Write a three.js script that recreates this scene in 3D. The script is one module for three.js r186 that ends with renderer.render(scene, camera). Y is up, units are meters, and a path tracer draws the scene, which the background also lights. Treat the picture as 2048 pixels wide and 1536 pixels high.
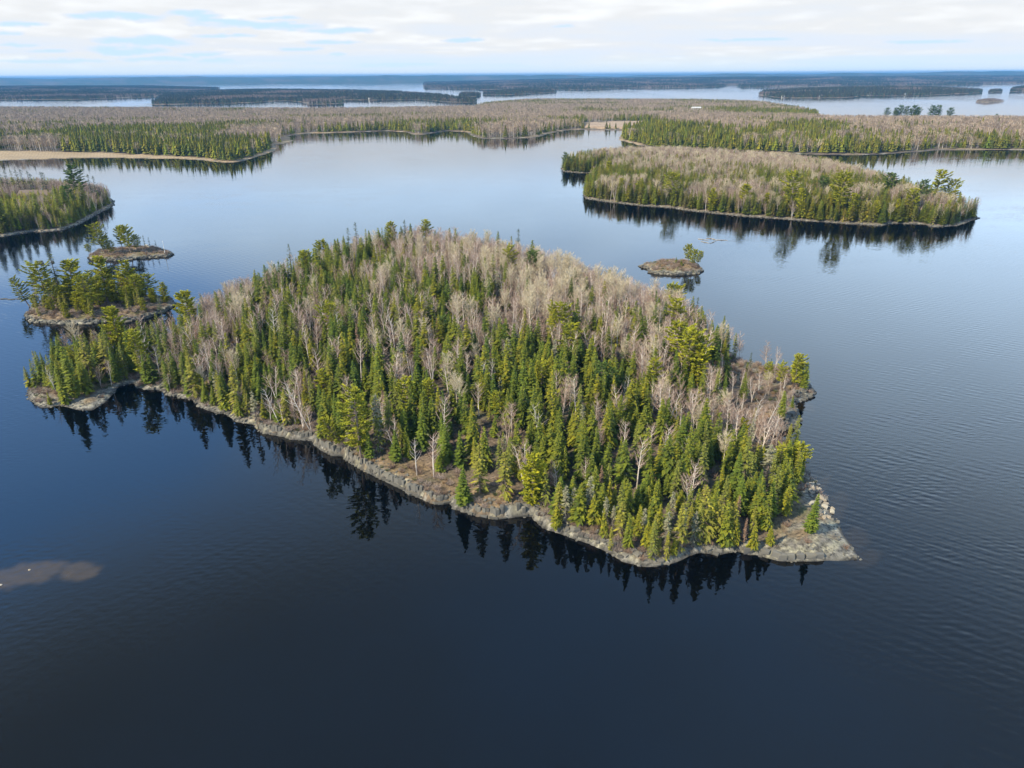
import * as THREE from 'three';
import { ConvexGeometry } from 'three/addons/geometries/ConvexGeometry.js';
import { mergeGeometries } from 'three/addons/utils/BufferGeometryUtils.js';

// ---------------------------------------------------------------- camera
const H = 100;                                            // height of the drone above the lake, metres
const scene = new THREE.Scene();
const camera = new THREE.PerspectiveCamera(THREE.MathUtils.radToDeg(2 * Math.atan(0.54)), 4 / 3, 1, 60000);
camera.position.set(0, H, 0);
camera.rotation.set(THREE.MathUtils.degToRad(-23.55), 0, THREE.MathUtils.degToRad(-0.34), 'YXZ');
camera.updateMatrixWorld(true);
camera.updateProjectionMatrix();

// ---------------------------------------------------------------- random numbers and noise
function rng(seed) {
  let s = seed >>> 0;
  return () => { s = (s + 0x6d2b79f5) | 0; let t = Math.imul(s ^ (s >>> 15), 1 | s); t = (t + Math.imul(t ^ (t >>> 7), 61 | t)) ^ t; return ((t ^ (t >>> 14)) >>> 0) / 4294967296; };
}
const clamp = (x, a = 0, b = 1) => Math.min(b, Math.max(a, x));
const mix = (a, b, t) => a + (b - a) * t;
const sstep = (a, b, x) => { const t = clamp((x - a) / (b - a)); return t * t * (3 - 2 * t); };
function hash2(i, j) { let h = Math.imul(i, 374761393) + Math.imul(j, 668265263) | 0; h = Math.imul(h ^ (h >>> 13), 1274126177); return ((h ^ (h >>> 16)) >>> 0) / 4294967296; }
function noise(x, y) {
  const i = Math.floor(x), j = Math.floor(y), fx = x - i, fy = y - j, u = fx * fx * (3 - 2 * fx), v = fy * fy * (3 - 2 * fy);
  return mix(mix(hash2(i, j), hash2(i + 1, j), u), mix(hash2(i, j + 1), hash2(i + 1, j + 1), u), v);
}
function fbm(x, y, n = 4) { let s = 0, a = 0.5, t = 0; for (let k = 0; k < n; k++) { s += a * noise(x, y); t += a; a *= 0.5; x = x * 2.03 + 17.1; y = y * 2.03 + 9.7; } return s / t; }

// ---------------------------------------------------------------- from a direction of sight to the ground
const dirOf = (px, py) => new THREE.Vector3(px / 1024 - 1, 1 - py / 768, 0.5).unproject(camera).sub(camera.position).normalize();
const lake = (px, py) => { const d = dirOf(px, py), t = -H / d.y; return [d.x * t, d.z * t]; };   // where that sight line meets the lake
const project = (x, y, z) => { const v = new THREE.Vector3(x, y, z).project(camera); return [(v.x + 1) * 1024, (1 - v.y) * 768, v.z]; };

// ---------------------------------------------------------------- sky, sun, exposure
const SUN = new THREE.Vector3(-0.66, 0.62, 0.40).normalize();
{
  const W = 4096, Hh = 2048, data = new Float32Array(W * Hh * 4);
  const streaks = [[250, 32, 85, 10], [180, 35, 60, 6], [390, 28, 60, 8], [450, 43, 80, 10], [530, 53, 115, 9], [675, 63, 75, 6], [45, 48, 55, 4], [20, 65, 30, 4], [285, 84, 110, 10], [255, 102, 95, 7], [405, 108, 55, 4],
    [450, 72, 65, 4], [600, 98, 48, 5], [665, 84, 60, 4], [320, 119, 80, 6], [430, 122, 45, 4], [800, 129, 110, 4], [40, 89, 50, 4], [95, 103, 55, 4], [925, 80, 40, 4], [675, 109, 22, 3], [560, 36, 40, 3], [110, 122, 130, 4],
    [1130, 52, 30, 2], [940, 82, 30, 3], [1480, 80, 120, 3], [1850, 84, 120, 3]].map(([x, y, w, h]) => {
    const d = dirOf(x, y), e = dirOf(x + w, y), f = dirOf(x, y - h), az = (v) => Math.atan2(v.x, -v.z), el = (v) => Math.asin(v.y);
    return [az(d), el(d), Math.abs(az(e) - az(d)), Math.abs(el(f) - el(d))];
  });
  for (let r = Hh / 2; r < Hh; r++) {
    const el = ((r + 0.5) / Hh - 0.5) * Math.PI, y = Math.sin(el), c = Math.cos(el);
    for (let q = 0; q < W; q++) {
      const a = ((q + 0.5) / W - 0.5) * 2 * Math.PI, x = c * Math.cos(a), z = c * Math.sin(a), az = Math.atan2(x, -z);
      // clear air
      const h = Math.pow(1 - y, 4);
      let R = mix(0.26, 0.70, h), G = mix(0.66, 0.95, h), B = mix(1.45, 1.3, h);
      // a sheet of thin high cloud, seen in perspective
      const s = 1 / (y + 0.09), u = x * s, v = z * s;
      const n = fbm(u * 1.1 + 3.7, v * 1.1 + 1.3, 4), m = fbm(u * 3.1 + 11, v * 3.1 + 5, 4);
      // the clear gap ahead and to the left
      const gap = sstep(0.36, 0.0, Math.abs(az + 0.80) - 0.26) * sstep(0.12, 0.30, el) * sstep(0.68, 0.36, el);
      let cover = clamp(0.92 + (n - 0.5) * 0.7 - gap * 1.0 - 0.30 * sstep(0.45, 1.0, el));
      cover = Math.max(sstep(0.12, 0.95, cover), sstep(0.15, 0.09, el));
      const up = sstep(0.085, 0.15, el), lum = mix(0.85, 1.36 * (1 + 0.34 * sstep(0.05, 0.6, az) * sstep(2.2, 1.2, az)), up) * mix(1, 0.25, sstep(0.24, 0.72, el)) * (0.97 + mix(0.32, 0.16, up) * (m - 0.5));
      R = mix(R, mix(0.95, 0.74, up) * lum, cover); G = mix(G, mix(0.975, 0.98, up) * lum, cover); B = mix(B, mix(1.0, 1.26, up) * lum, cover);
      // flat grey streaks low over the lake
      if (el < 0.2) {
        let g = 0;
        const wob = (fbm(az * 26, el * 130, 4) - 0.5), wob2 = (fbm(az * 60 + 9, el * 420, 3) - 0.5);
        for (const [sa, se, sw, sh] of streaks) {
          const da = (az - sa) / sw, de = (el - se) / sh;
          if (Math.abs(da) > 1.6 || Math.abs(de) > 2.4) continue;
          g = Math.max(g, sstep(1.2, 0.45, Math.hypot(da + wob * 0.5, de + wob * 2.2 + wob2 * 1.1)));
        }
        const low = sstep(0.05, 0.0, el) * sstep(0.40, 0.66, fbm(az * 7 + 2, el * 210 + 4, 4)) * 0.55;
        const wide = sstep(0.10, 0.02, el) * sstep(0.5, 0.72, fbm(az * 4 + 30, el * 60 + 8, 4)) * 0.28;
        g = Math.max(g, low, wide);
        g = Math.min(1, g * 1.2); R = mix(R, 0.265, g * 0.95); G = mix(G, 0.365, g * 0.95); B = mix(B, 0.54, g * 0.95);
        const hz = sstep(0.03, 0.0, el) * 0.75;
        R = mix(R, 0.60, hz); G = mix(G, 0.74, hz); B = mix(B, 0.86, hz);
      }
      const o = (r * W + q) * 4;
      data[o] = R * 0.82; data[o + 1] = G * 0.82; data[o + 2] = B * 0.82; data[o + 3] = 1;
    }
  }
  for (let r = 0; r < Hh / 2; r++) for (let q = 0; q < W; q++) { const o = (r * W + q) * 4; data[o] = 0.2; data[o + 1] = 0.25; data[o + 2] = 0.32; data[o + 3] = 1; }
  const sky = new THREE.DataTexture(data, W, Hh, THREE.RGBAFormat, THREE.FloatType);
  sky.mapping = THREE.EquirectangularReflectionMapping; sky.magFilter = sky.minFilter = THREE.LinearFilter; sky.needsUpdate = true;
  scene.background = sky; scene.environment = sky;
}
const sun = new THREE.DirectionalLight(new THREE.Color().setRGB(1, 0.88, 0.66), 5.0);
sun.name = 'sun';
sun.position.copy(SUN).multiplyScalar(800).add(new THREE.Vector3(0, 0, -300));
sun.target.position.set(0, 0, -300);
sun.shadow.radius = 3; sun.castShadow = true; sun.shadow.mapSize.set(4096, 4096);
Object.assign(sun.shadow.camera, { left: -600, right: 600, top: 600, bottom: -600, near: 1, far: 2500 });
scene.add(sun, sun.target);
const renderer = new THREE.WebGLRenderer({ antialias: true });
renderer.setSize(1024, 768);
renderer.toneMapping = THREE.LinearToneMapping;
renderer.toneMappingExposure = 1.42;
renderer.shadowMap.enabled = true;
const FOG = 4.4e-5;
if (FOG) scene.fog = new THREE.FogExp2(new THREE.Color().setRGB(0.10, 0.46, 1.0), FOG);

// ---------------------------------------------------------------- names, labels, numbers
const used = new Map();
function numbered(name) { const n = used.get(name) ?? 0; used.set(name, n + 1); return n ? `${name}_${String(n).padStart(3, '0')}` : name; }
function tag(o, label, category, group, kind) { o.userData = { label, category }; if (group) o.userData.group = group; if (kind) o.userData.kind = kind; return o; }
const C = (r, g, b) => [r, g, b];
const mat = (o) => new THREE.MeshStandardMaterial({ roughness: 0.92, metalness: 0, ...o });

// ---------------------------------------------------------------- geometry collector
class Geo {
  constructor() { this.p = []; this.c = []; }
  tri(a, b, c, k) { this.p.push(a[0], a[1], a[2], b[0], b[1], b[2], c[0], c[1], c[2]); for (let i = 0; i < 3; i++) this.c.push(k[0], k[1], k[2]); }
  quad(a, b, c, d, k) { this.tri(a, b, c, k); this.tri(a, c, d, k); }
  tube(path, radii, sides, color) {
    const rings = path.map((p, i) => {
      const a = path[Math.max(0, i - 1)], b = path[Math.min(path.length - 1, i + 1)];
      const t = new THREE.Vector3(b[0] - a[0], b[1] - a[1], b[2] - a[2]).normalize();
      const s = Math.abs(t.y) > 0.9 ? new THREE.Vector3(1, 0, 0) : new THREE.Vector3(0, 1, 0);
      const u = new THREE.Vector3().crossVectors(t, s).normalize(), v = new THREE.Vector3().crossVectors(t, u);
      return Array.from({ length: sides }, (_, k) => { const w = (k / sides) * 2 * Math.PI, cu = Math.cos(w) * radii[i], cv = Math.sin(w) * radii[i]; return [p[0] + u.x * cu + v.x * cv, p[1] + u.y * cu + v.y * cv, p[2] + u.z * cu + v.z * cv]; });
    });
    for (let i = 0; i + 1 < rings.length; i++) for (let k = 0; k < sides; k++) {
      const l = (k + 1) % sides, col = typeof color === 'function' ? color(i, k) : color;
      this.quad(rings[i][k], rings[i][l], rings[i + 1][l], rings[i + 1][k], col);
    }
  }
  // a thin flat twig or needle spray from a to b
  blade(a, b, w, k, r) {
    const dx = b[0] - a[0], dy = b[1] - a[1], dz = b[2] - a[2];
    let ux = r() - 0.5, uy = r() - 0.5, uz = r() - 0.5;
    let sx = dy * uz - dz * uy, sy = dz * ux - dx * uz, sz = dx * uy - dy * ux; const l = Math.hypot(sx, sy, sz) || 1;
    sx *= w / l; sy *= w / l; sz *= w / l;
    this.tri([a[0] - sx, a[1] - sy, a[2] - sz], [a[0] + sx, a[1] + sy, a[2] + sz], b, k);
  }
  build() {
    const g = new THREE.BufferGeometry();
    g.setAttribute('position', new THREE.Float32BufferAttribute(this.p, 3));
    g.setAttribute('color', new THREE.Float32BufferAttribute(this.c, 3));
    return g;
  }
}
const vary = (k, a, r) => { const f = 1 + (r() - 0.5) * 2 * a; return [k[0] * f * (1 + (r() - 0.5) * a * 0.5), k[1] * f, k[2] * f]; };
const mix3 = (a, b, t) => [mix(a[0], b[0], t), mix(a[1], b[1], t), mix(a[2], b[2], t)];

// ---------------------------------------------------------------- trees
// Each maker returns { trunk, crown, all } for a tree one "nominal" height tall; trees are scaled when placed.
const BARK = C(0.16, 0.125, 0.10), GREYTWIG = C(0.25, 0.225, 0.19);
function finish(trunk, crown) { const t = trunk.build(), c = crown.build(); return { trunk: t, crown: c, all: mergeGeometries([t, c]) }; }
// a conifer with whorls of drooping sprays; nominal height 10
function conifer(seed, o) {
  const r = rng(seed), T = new Geo(), G = new Geo(), hgt = 10;
  const bend = (r() - 0.5) * 0.3, bend2 = (r() - 0.5) * 0.3, ax = (y) => [bend * (y / hgt) ** 2, y, bend2 * (y / hgt) ** 2];
  T.tube([0, 2.5, 5, 7.5, 9.7].map(ax), [0.15, 0.115, 0.085, 0.05, 0.015], 5, () => vary(BARK, 0.2, r));
  const y0 = o.base, step = o.step;
  for (let y = y0; y < hgt - 0.15; y += step * (0.8 + r() * 0.4)) {
    const t = (y - y0) / (hgt - y0);
    let R = o.R * Math.pow(1 - t, o.pow) * Math.min(1, 0.55 + t * 4) + 0.06;
    const n = Math.round(o.n * (0.6 + 0.4 * (1 - t)));
    const off = r() * 6.28;
    for (let k = 0; k < n; k++) {
      if (r() < o.gap) continue;
      const a = off + (k / n) * 6.283 + (r() - 0.5) * 0.7, L = R * (0.65 + r() * 0.55), ca = Math.cos(a), sa = Math.sin(a);
      const [cx, , cz] = ax(y), droop = o.droop * L * (0.6 + 0.8 * r()) * (1 - t * 1.3), yy = y + (r() - 0.5) * step;
      const tipY = yy - droop, mx = cx + ca * L * 0.55, mz = cz + sa * L * 0.55, my = yy - droop * 0.35 + 0.04 * L, w = (0.13 + 0.16 * L) * o.fat;
      const dead = r() < o.dead * (t < 0.45 ? 1.6 : 0.25);
      const col = dead ? vary(GREYTWIG, 0.25, r) : vary(mix3(o.dark, o.light, r()), 0.22, r);
      const tip = [cx + ca * L, tipY, cz + sa * L], root = [cx, yy + 0.05, cz];
      if (dead) { G.blade(root, tip, 0.03, col, r); G.blade([mx, my, mz], [mx + (r() - 0.5) * 0.7, my - 0.25, mz + (r() - 0.5) * 0.7], 0.02, col, r); G.blade([mx, my, mz], [mx + (r() - 0.5) * 0.7, my - 0.15, mz + (r() - 0.5) * 0.7], 0.02, col, r); continue; }
      const lx = -sa * w, lz = ca * w;
      G.tri(root, [mx - lx, my - 0.07, mz - lz], tip, col); G.tri(root, tip, [mx + lx, my - 0.07, mz + lz], vary(col, 0.12, r));
      // hanging side sprays
      for (let q = 0; q < o.side; q++) {
        const f = 0.3 + 0.65 * r(), px = mix(root[0], tip[0], f), py = mix(root[1], tip[1], f), pz = mix(root[2], tip[2], f), sgn = r() < 0.5 ? -1 : 1, sl = (0.18 + 0.30 * L * (1.1 - f)) * (0.7 + r() * 0.6);
        const c2 = vary(col, 0.2, r);
        G.tri([px - ca * 0.12, py + 0.05, pz - sa * 0.12], [px + ca * 0.12, py + 0.02, pz + sa * 0.12], [px + ca * sl * 0.6 - sa * sl * sgn, py - 0.10 - 0.18 * sl * r(), pz + sa * sl * 0.6 + ca * sl * sgn], c2);
      }
    }
  }
  // leader
  for (let k = 0; k < 7; k++) { const a = r() * 6.28, yy = hgt - 0.9 + r() * 0.8, [cx, , cz] = ax(yy), l = 0.12 + 0.16 * (hgt - yy); G.blade([cx, yy - 0.05, cz], [cx + Math.cos(a) * l, yy + 0.10, cz + Math.sin(a) * l], 0.07, vary(o.light, 0.2, r), r); }
  { const [cx, , cz] = ax(hgt); G.blade([cx, hgt - 0.6, cz], [cx, hgt + 0.12, cz], 0.07, vary(o.light, 0.1, r), r); G.blade([cx, hgt - 0.6, cz], [cx, hgt + 0.12, cz], 0.07, vary(o.light, 0.1, r), r); }
  return finish(T, G);
}
const SPR_D = C(0.060, 0.088, 0.006), SPR_L = C(0.205, 0.215, 0.008);
const SPRUCE = [0, 1, 2, 3].map((k) => conifer(11 + k, { base: 0.5 + 0.3 * k, step: 0.30, n: 8, R: 1.92 + 0.18 * k, pow: 0.90, gap: 0.06, droop: 0.42, dead: 0.09, fat: 1, side: 3, dark: SPR_D, light: SPR_L }));
const FIR = [0, 1, 2].map((k) => conifer(31 + k, { base: 0.4, step: 0.31, n: 9, R: 2.15 + 0.2 * k, pow: 0.95, gap: 0.04, droop: 0.12, dead: 0.02, fat: 1.1, side: 3, dark: C(0.048, 0.084, 0.007), light: C(0.140, 0.180, 0.009) }));
const OLDSPRUCE = [0, 1, 2].map((k) => conifer(51 + k, { base: 0.5, step: 0.30, n: 8, R: 1.75 + 0.2 * k, pow: 0.70, gap: 0.16, droop: 0.40, dead: 0.42, fat: 0.85, side: 3, dark: C(0.085, 0.10, 0.014), light: C(0.19, 0.205, 0.024) }));
const THINSPRUCE = [0, 1].map((k) => conifer(61 + k, { base: 1.2, step: 0.36, n: 6, R: 0.85 + 0.15 * k, pow: 0.45, gap: 0.28, droop: 0.45, dead: 0.30, fat: 0.85, side: 2, dark: C(0.045, 0.065, 0.025), light: C(0.10, 0.115, 0.04) }));
const DEADSPRUCE = [0, 1].map((k) => conifer(71 + k, { base: 0.8, step: 0.33, n: 7, R: 1.15, pow: 0.7, gap: 0.15, droop: 0.4, dead: 0.35, fat: 0.8, side: 2, dark: C(0.16, 0.09, 0.055), light: C(0.26, 0.17, 0.11) }));
const LICHENSPRUCE = [0, 1].map((k) => conifer(81 + k, { base: 0.6, step: 0.33, n: 8, R: 1.45, pow: 0.55, gap: 0.2, droop: 0.35, dead: 0.55, fat: 0.8, side: 3, dark: C(0.15, 0.15, 0.085), light: C(0.27, 0.26, 0.16) }));
const CEDAR = [0, 1, 2].map((k) => conifer(91 + k, { base: 0.25, step: 0.24, n: 9, R: 1.9 + 0.2 * k, pow: 0.55, gap: 0.05, droop: 0.05, dead: 0.03, fat: 1.25, side: 4, dark: C(0.100, 0.135, 0.009), light: C(0.215, 0.245, 0.014) }));

// a white pine: long level limbs with tufts of needles; nominal height 14
function pine(seed, o = {}) {
  const r = rng(seed), T = new Geo(), G = new Geo(), hgt = 14, lean = o.lean ?? (r() - 0.5) * 0.8, lean2 = (r() - 0.5) * 0.6;
  const ax = (y) => [lean * (y / hgt) ** 1.7, y, lean2 * (y / hgt) ** 1.7];
  T.tube([0, 3, 6, 9, 12, 13.6].map(ax), [0.24, 0.20, 0.16, 0.12, 0.06, 0.02], 6, () => vary(C(0.19, 0.15, 0.12), 0.2, r));
  const dark = o.dark ?? C(0.155, 0.175, 0.010), light = o.light ?? C(0.36, 0.355, 0.018), y0 = o.base ?? 3.2, flag = r() * 6.28;
  for (let y = y0; y < hgt - 0.4; y += 0.50 + r() * 0.40) {
    const t = (y - y0) / (hgt - y0), n = 4 + Math.floor(r() * 2.5);
    const off = r() * 6.28;
    for (let k = 0; k < n; k++) {
      const a = off + (k / n) * 6.283 + (r() - 0.5) * 0.8;
      let L = (o.R ?? 2.7) * Math.pow(Math.sin(Math.PI * clamp(0.16 + t * 0.80)), 0.7) * (0.5 + r() * 0.7) * (1 + 0.35 * Math.cos(a - flag)) + 0.25;
      const [cx, , cz] = ax(y), rise = L * (0.10 + 0.42 * t + (r() - 0.5) * 0.2), ca = Math.cos(a), sa = Math.sin(a);
      const root = [cx, y, cz], mid = [cx + ca * L * 0.55, y + rise * 0.25, cz + sa * L * 0.55], tip = [cx + ca * L, y + rise, cz + sa * L];
      T.tube([root, mid, tip], [0.05, 0.035, 0.012], 3, vary(C(0.19, 0.16, 0.13), 0.2, r));
      const col = vary(mix3(dark, light, r()), 0.15, r), m = Math.max(4, Math.round(L * 3.6 * (o.full ?? 1)));
      for (let q = 0; q < m; q++) {
        const f = 0.35 + 0.7 * (q + r() * 0.6) / m, side = (r() - 0.5) * L * 0.55 * (1.15 - f);
        const c = [cx + ca * L * f - sa * side, y + rise * f * f + (r() - 0.3) * 0.22, cz + sa * L * f + ca * side], s = 0.40 + r() * 0.30;
        for (let b = 0; b < 9; b++) {
          const th = r() * 6.28, ph = r() * 1.1 - 0.15, e = [c[0] + Math.cos(th) * Math.cos(ph) * s + ca * 0.15, c[1] + Math.sin(ph) * s * 0.8, c[2] + Math.sin(th) * Math.cos(ph) * s + sa * 0.15];
          G.blade(c, e, 0.135, vary(col, 0.22, r), r);
        }
      }
    }
  }
  for (let b = 0; b < 26; b++) { const [cx, , cz] = ax(hgt), th = r() * 6.28, e = [cx + Math.cos(th) * 0.4, hgt - 0.5 + r() * 0.9, cz + Math.sin(th) * 0.4]; G.blade([cx, hgt - 0.5, cz], e, 0.09, vary(light, 0.2, r), r); }
  return finish(T, G);
}
const PINE = [0, 1, 2, 3, 4].map((k) => pine(101 + k, { R: 2.4 + 0.35 * k, base: 2.6 + 0.5 * k }));
const FULLPINE = [0, 1].map((k) => pine(121 + k, { R: 2.5, base: 0.8, full: 1.6, dark: C(0.19, 0.205, 0.008), light: C(0.42, 0.40, 0.015) }));
const DARKPINE = [0, 1].map((k) => pine(131 + k, { R: 2.8, base: 4.5, dark: C(0.05, 0.095, 0.020), light: C(0.125, 0.185, 0.030) }));

// a leafless birch or aspen: pale stems, rising limbs, a haze of twigs; nominal height 11
function bare(seed, o) {
  const r = rng(seed), T = new Geo(), G = new Geo(), hgt = 11, stems = o.stems;
  for (let s = 0; s < stems; s++) {
    const az = r() * 6.28, spread = stems > 1 ? 0.6 + r() * 1.3 : r() * 0.6, h = hgt * (s ? 0.75 + r() * 0.25 : 1), kx = (r() - 0.5) * 0.5, kz = (r() - 0.5) * 0.5;
    const ax = (f) => [Math.cos(az) * spread * f ** 1.2 + kx * Math.sin(f * 4), h * f, Math.sin(az) * spread * f ** 1.2 + kz * Math.sin(f * 3.3)];
    const th = o.thick;
    T.tube([0, 0.2, 0.4, 0.6, 0.8, 0.98].map(ax), [0.12, 0.10, 0.085, 0.06, 0.035, 0.01].map((x) => x * th), 5, (i) => vary(i < 1 ? mix3(o.bark, C(0.16, 0.13, 0.11), 0.5) : o.bark, 0.14, r));
    const nl = Math.round(o.limbs / Math.sqrt(stems) * (0.8 + 0.4 * r()));
    for (let k = 0; k < nl; k++) {
      const f = mix(o.low, 0.93, (k + r()) / nl), root = ax(f), a = k * 2.4 + r(), up = 0.55 + 0.5 * r(), L = (1 - f * 0.72) * o.reach * (0.6 + 0.7 * r());
      const d = [Math.cos(a) * Math.cos(up), Math.sin(up), Math.sin(a) * Math.cos(up)], mid = [root[0] + d[0] * L * 0.5, root[1] + d[1] * L * 0.45, root[2] + d[2] * L * 0.5], tip = [root[0] + d[0] * L * 0.92 + (r() - 0.5) * 0.3, root[1] + d[1] * L * 1.15, root[2] + d[2] * L * 0.92 + (r() - 0.5) * 0.3];
      T.tube([root, mid, tip], [0.042 * th, 0.026 * th, 0.008], 3, vary(mix3(o.bark, o.twig, 0.30), 0.15, r));
      const nt = Math.round(o.twigs * L);
      for (let q = 0; q < nt; q++) {
        const g = 0.2 + 0.85 * r(), b = g < 0.5 ? root.map((x, i) => mix(x, mid[i], g * 2)) : mid.map((x, i) => mix(x, tip[i], (g - 0.5) * 2));
        const ta = a + (r() - 0.5) * 3.6, tu = 0.25 + r() * 0.95, l = 0.45 + r() * 0.75;
        const e = [b[0] + Math.cos(ta) * Math.cos(tu) * l, b[1] + Math.sin(tu) * l, b[2] + Math.sin(ta) * Math.cos(tu) * l];
        G.blade(b, e, o.tw * (0.7 + 0.6 * r()), vary(o.twig, 0.22, r), r);
        if (r() < 0.6) { const m = b.map((x, i) => mix(x, e[i], 0.5)); G.blade(m, [m[0] + (r() - 0.5) * 0.6, m[1] + r() * 0.5, m[2] + (r() - 0.5) * 0.6], o.tw * 0.7, vary(o.twig, 0.22, r), r); }
      }
    }
  }
  return finish(T, G);
}
const BIRCH = [0, 1, 2, 3].map((k) => bare(201 + k, { stems: 1 + (k % 3), limbs: 20, low: 0.36, reach: 4.0, twigs: 11.5, tw: 0.020, thick: 1.3, bark: C(0.68, 0.61, 0.54), twig: C(0.36, 0.255, 0.205) }));
const BROWNBIRCH = [0, 1].map((k) => bare(221 + k, { stems: 2, limbs: 22, low: 0.25, reach: 3.4, twigs: 14, tw: 0.020, thick: 0.9, bark: C(0.46, 0.38, 0.32), twig: C(0.30, 0.205, 0.155) }));
const ASPEN = [0, 1, 2].map((k) => bare(241 + k, { stems: 1, limbs: 26, low: 0.45, reach: 4.4, twigs: 15, tw: 0.023, thick: 1.0, bark: C(0.60, 0.55, 0.44), twig: C(0.50, 0.425, 0.295) }));
const SNAG = [0, 1, 2].map((k) => bare(261 + k, { stems: 1 + (k === 1), limbs: 14, low: 0.35, reach: 4.2, twigs: 2.2, tw: 0.02, thick: 1.25, bark: C(0.60, 0.56, 0.52), twig: C(0.42, 0.34, 0.31) }));
// a leafless bush, nominal height 1.6
function bush(seed, col, n = 70) {
  const r = rng(seed), G = new Geo();
  for (let k = 0; k < n; k++) { const a = r() * 6.28, t = 0.2 + r() * 0.9, b = [Math.cos(a) * 0.3 * r(), 0, Math.sin(a) * 0.3 * r()], l = 0.8 + r() * 0.9, e = [b[0] + Math.cos(a) * Math.sin(t) * l, Math.cos(t) * l, b[2] + Math.sin(a) * Math.sin(t) * l]; G.blade(b, e, 0.03, vary(col, 0.25, r), r); const m = b.map((x, i) => mix(x, e[i], 0.6)); G.blade(m, [m[0] + (r() - 0.5) * 0.7, m[1] + r() * 0.5, m[2] + (r() - 0.5) * 0.7], 0.022, vary(col, 0.25, r), r); }
  return G.build();
}
const BUSH = [bush(301, C(0.24, 0.165, 0.12)), bush(302, C(0.30, 0.235, 0.20)), bush(303, C(0.26, 0.16, 0.07)), bush(304, C(0.085, 0.10, 0.03), 90)];
// small far-off trees
function farSpruce(seed, layers = 6, k = 6, dim = 1) {
  const r = rng(seed), G = new Geo();
  for (let l = 0; l < layers; l++) {
    const y = 1 + l * (8.4 / layers), R = 2.15 * (1 - l / (layers + 0.6)), col = mix3(SPR_D, SPR_L, (0.15 + 0.5 * r()) * dim).map((q, i) => dim < 1 ? [0.042, 0.072, 0.022][i] * (0.4 + 1.2 * r()) : q);
    for (let i = 0; i < k; i++) { const a = (i + r() * 0.6) / k * 6.28, b = a + 6.28 / k * 0.75, q = R * (0.75 + 0.5 * r()); G.tri([0, y + 12 / layers, 0], [Math.cos(a) * q, y - 0.3 * r(), Math.sin(a) * q], [Math.cos(b) * q, y - 0.3 * r(), Math.sin(b) * q], vary(col, 0.2, r)); }
  }
  return G.build();
}
function farBare(seed, n, w, bark, twig) {
  const r = rng(seed), G = new Geo();
  G.tube([[0, 0, 0], [0.2, 5, 0.1], [0.1, 10, 0]], [0.13, 0.11, 0.03], 3, bark);
  for (let k = 0; k < n; k++) { const a = r() * 6.28, f = 0.30 + 0.6 * r(), b = [Math.cos(a) * 0.3, f * 10, Math.sin(a) * 0.3], u = 0.4 + r() * 0.9, l = (1.2 - f * 0.6) * (1.6 + 1.8 * r()), s = 0.5 + 0.5 * r(); const b2 = [b[0] + Math.cos(a) * s, b[1] + 0.6 * s, b[2] + Math.sin(a) * s]; G.blade(b2, [b2[0] + Math.cos(a) * Math.cos(u) * l, Math.min(11.3, b2[1] + Math.sin(u) * l), b2[2] + Math.sin(a) * Math.cos(u) * l], w * (0.6 + 0.8 * r()), vary(twig, 0.2, r), r); }
  return G.build();
}
const FSPRUCE = [0, 1, 2].map((k) => farSpruce(401 + k));
const FBIRCH = [0, 1, 2].map((k) => farBare(411 + k, 62, 0.10, C(0.52, 0.47, 0.42), [C(0.34, 0.255, 0.18), C(0.42, 0.325, 0.225), C(0.25, 0.185, 0.14)][k]));
const XSPRUCE = [farSpruce(421, 3, 5, 0.6), farSpruce(422, 3, 5, 0.75)];
const XBIRCH = [farBare(431, 22, 0.24, C(0.45, 0.40, 0.35), C(0.23, 0.165, 0.13)), farBare(432, 22, 0.24, C(0.36, 0.32, 0.28), C(0.18, 0.135, 0.11))];

const barkMat = mat({ vertexColors: true, flatShading: true });
const leafMat = (c) => mat({ vertexColors: true, flatShading: true, color: new THREE.Color().setRGB(...c) });
const TINTS = { dark: leafMat([0.72, 0.80, 0.9]), green: leafMat([1, 1, 1]), 'yellow-green': leafMat([1.35, 1.18, 1.0]) };
const plain = TINTS.green;

// ---------------------------------------------------------------- land
// A shore is a ring of points on the lake; inside is positive.
class Land {
  constructor(pts, seed, rough = 0) {
    const ring = pts.map(([x, y]) => lake(x, y)), out = [], r = rng(seed);
    ring.forEach((p, i) => { const q = ring[(i + 1) % ring.length], l = Math.hypot(q[0] - p[0], q[1] - p[1]), n = rough ? Math.max(1, Math.min(14, Math.round(l / (rough * 6)))) : 1; for (let k = 0; k < n; k++) { const f = k / n, j = k ? rough : 0; out.push([mix(p[0], q[0], f) + (r() - 0.5) * j * 2, mix(p[1], q[1], f) + (r() - 0.5) * j * 2]); } });
    this.ring = out;
    this.box = [Math.min(...out.map((p) => p[0])), Math.min(...out.map((p) => p[1])), Math.max(...out.map((p) => p[0])), Math.max(...out.map((p) => p[1]))];
  }
  dist(x, z) {
    let best = 1e18, inside = false; const R = this.ring;
    for (let i = 0, j = R.length - 1; i < R.length; j = i++) {
      const ax = R[j][0], az = R[j][1], dx = R[i][0] - ax, dz = R[i][1] - az, t = clamp(((x - ax) * dx + (z - az) * dz) / (dx * dx + dz * dz + 1e-12)), ex = x - ax - dx * t, ez = z - az - dz * t, d = ex * ex + ez * ez;
      if (d < best) best = d;
      if ((R[i][1] > z) !== (az > z) && x < (ax - R[i][0]) * (z - R[i][1]) / (az - R[i][1]) + R[i][0]) inside = !inside;
    }
    return inside ? Math.sqrt(best) : -Math.sqrt(best);
  }
}
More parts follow.
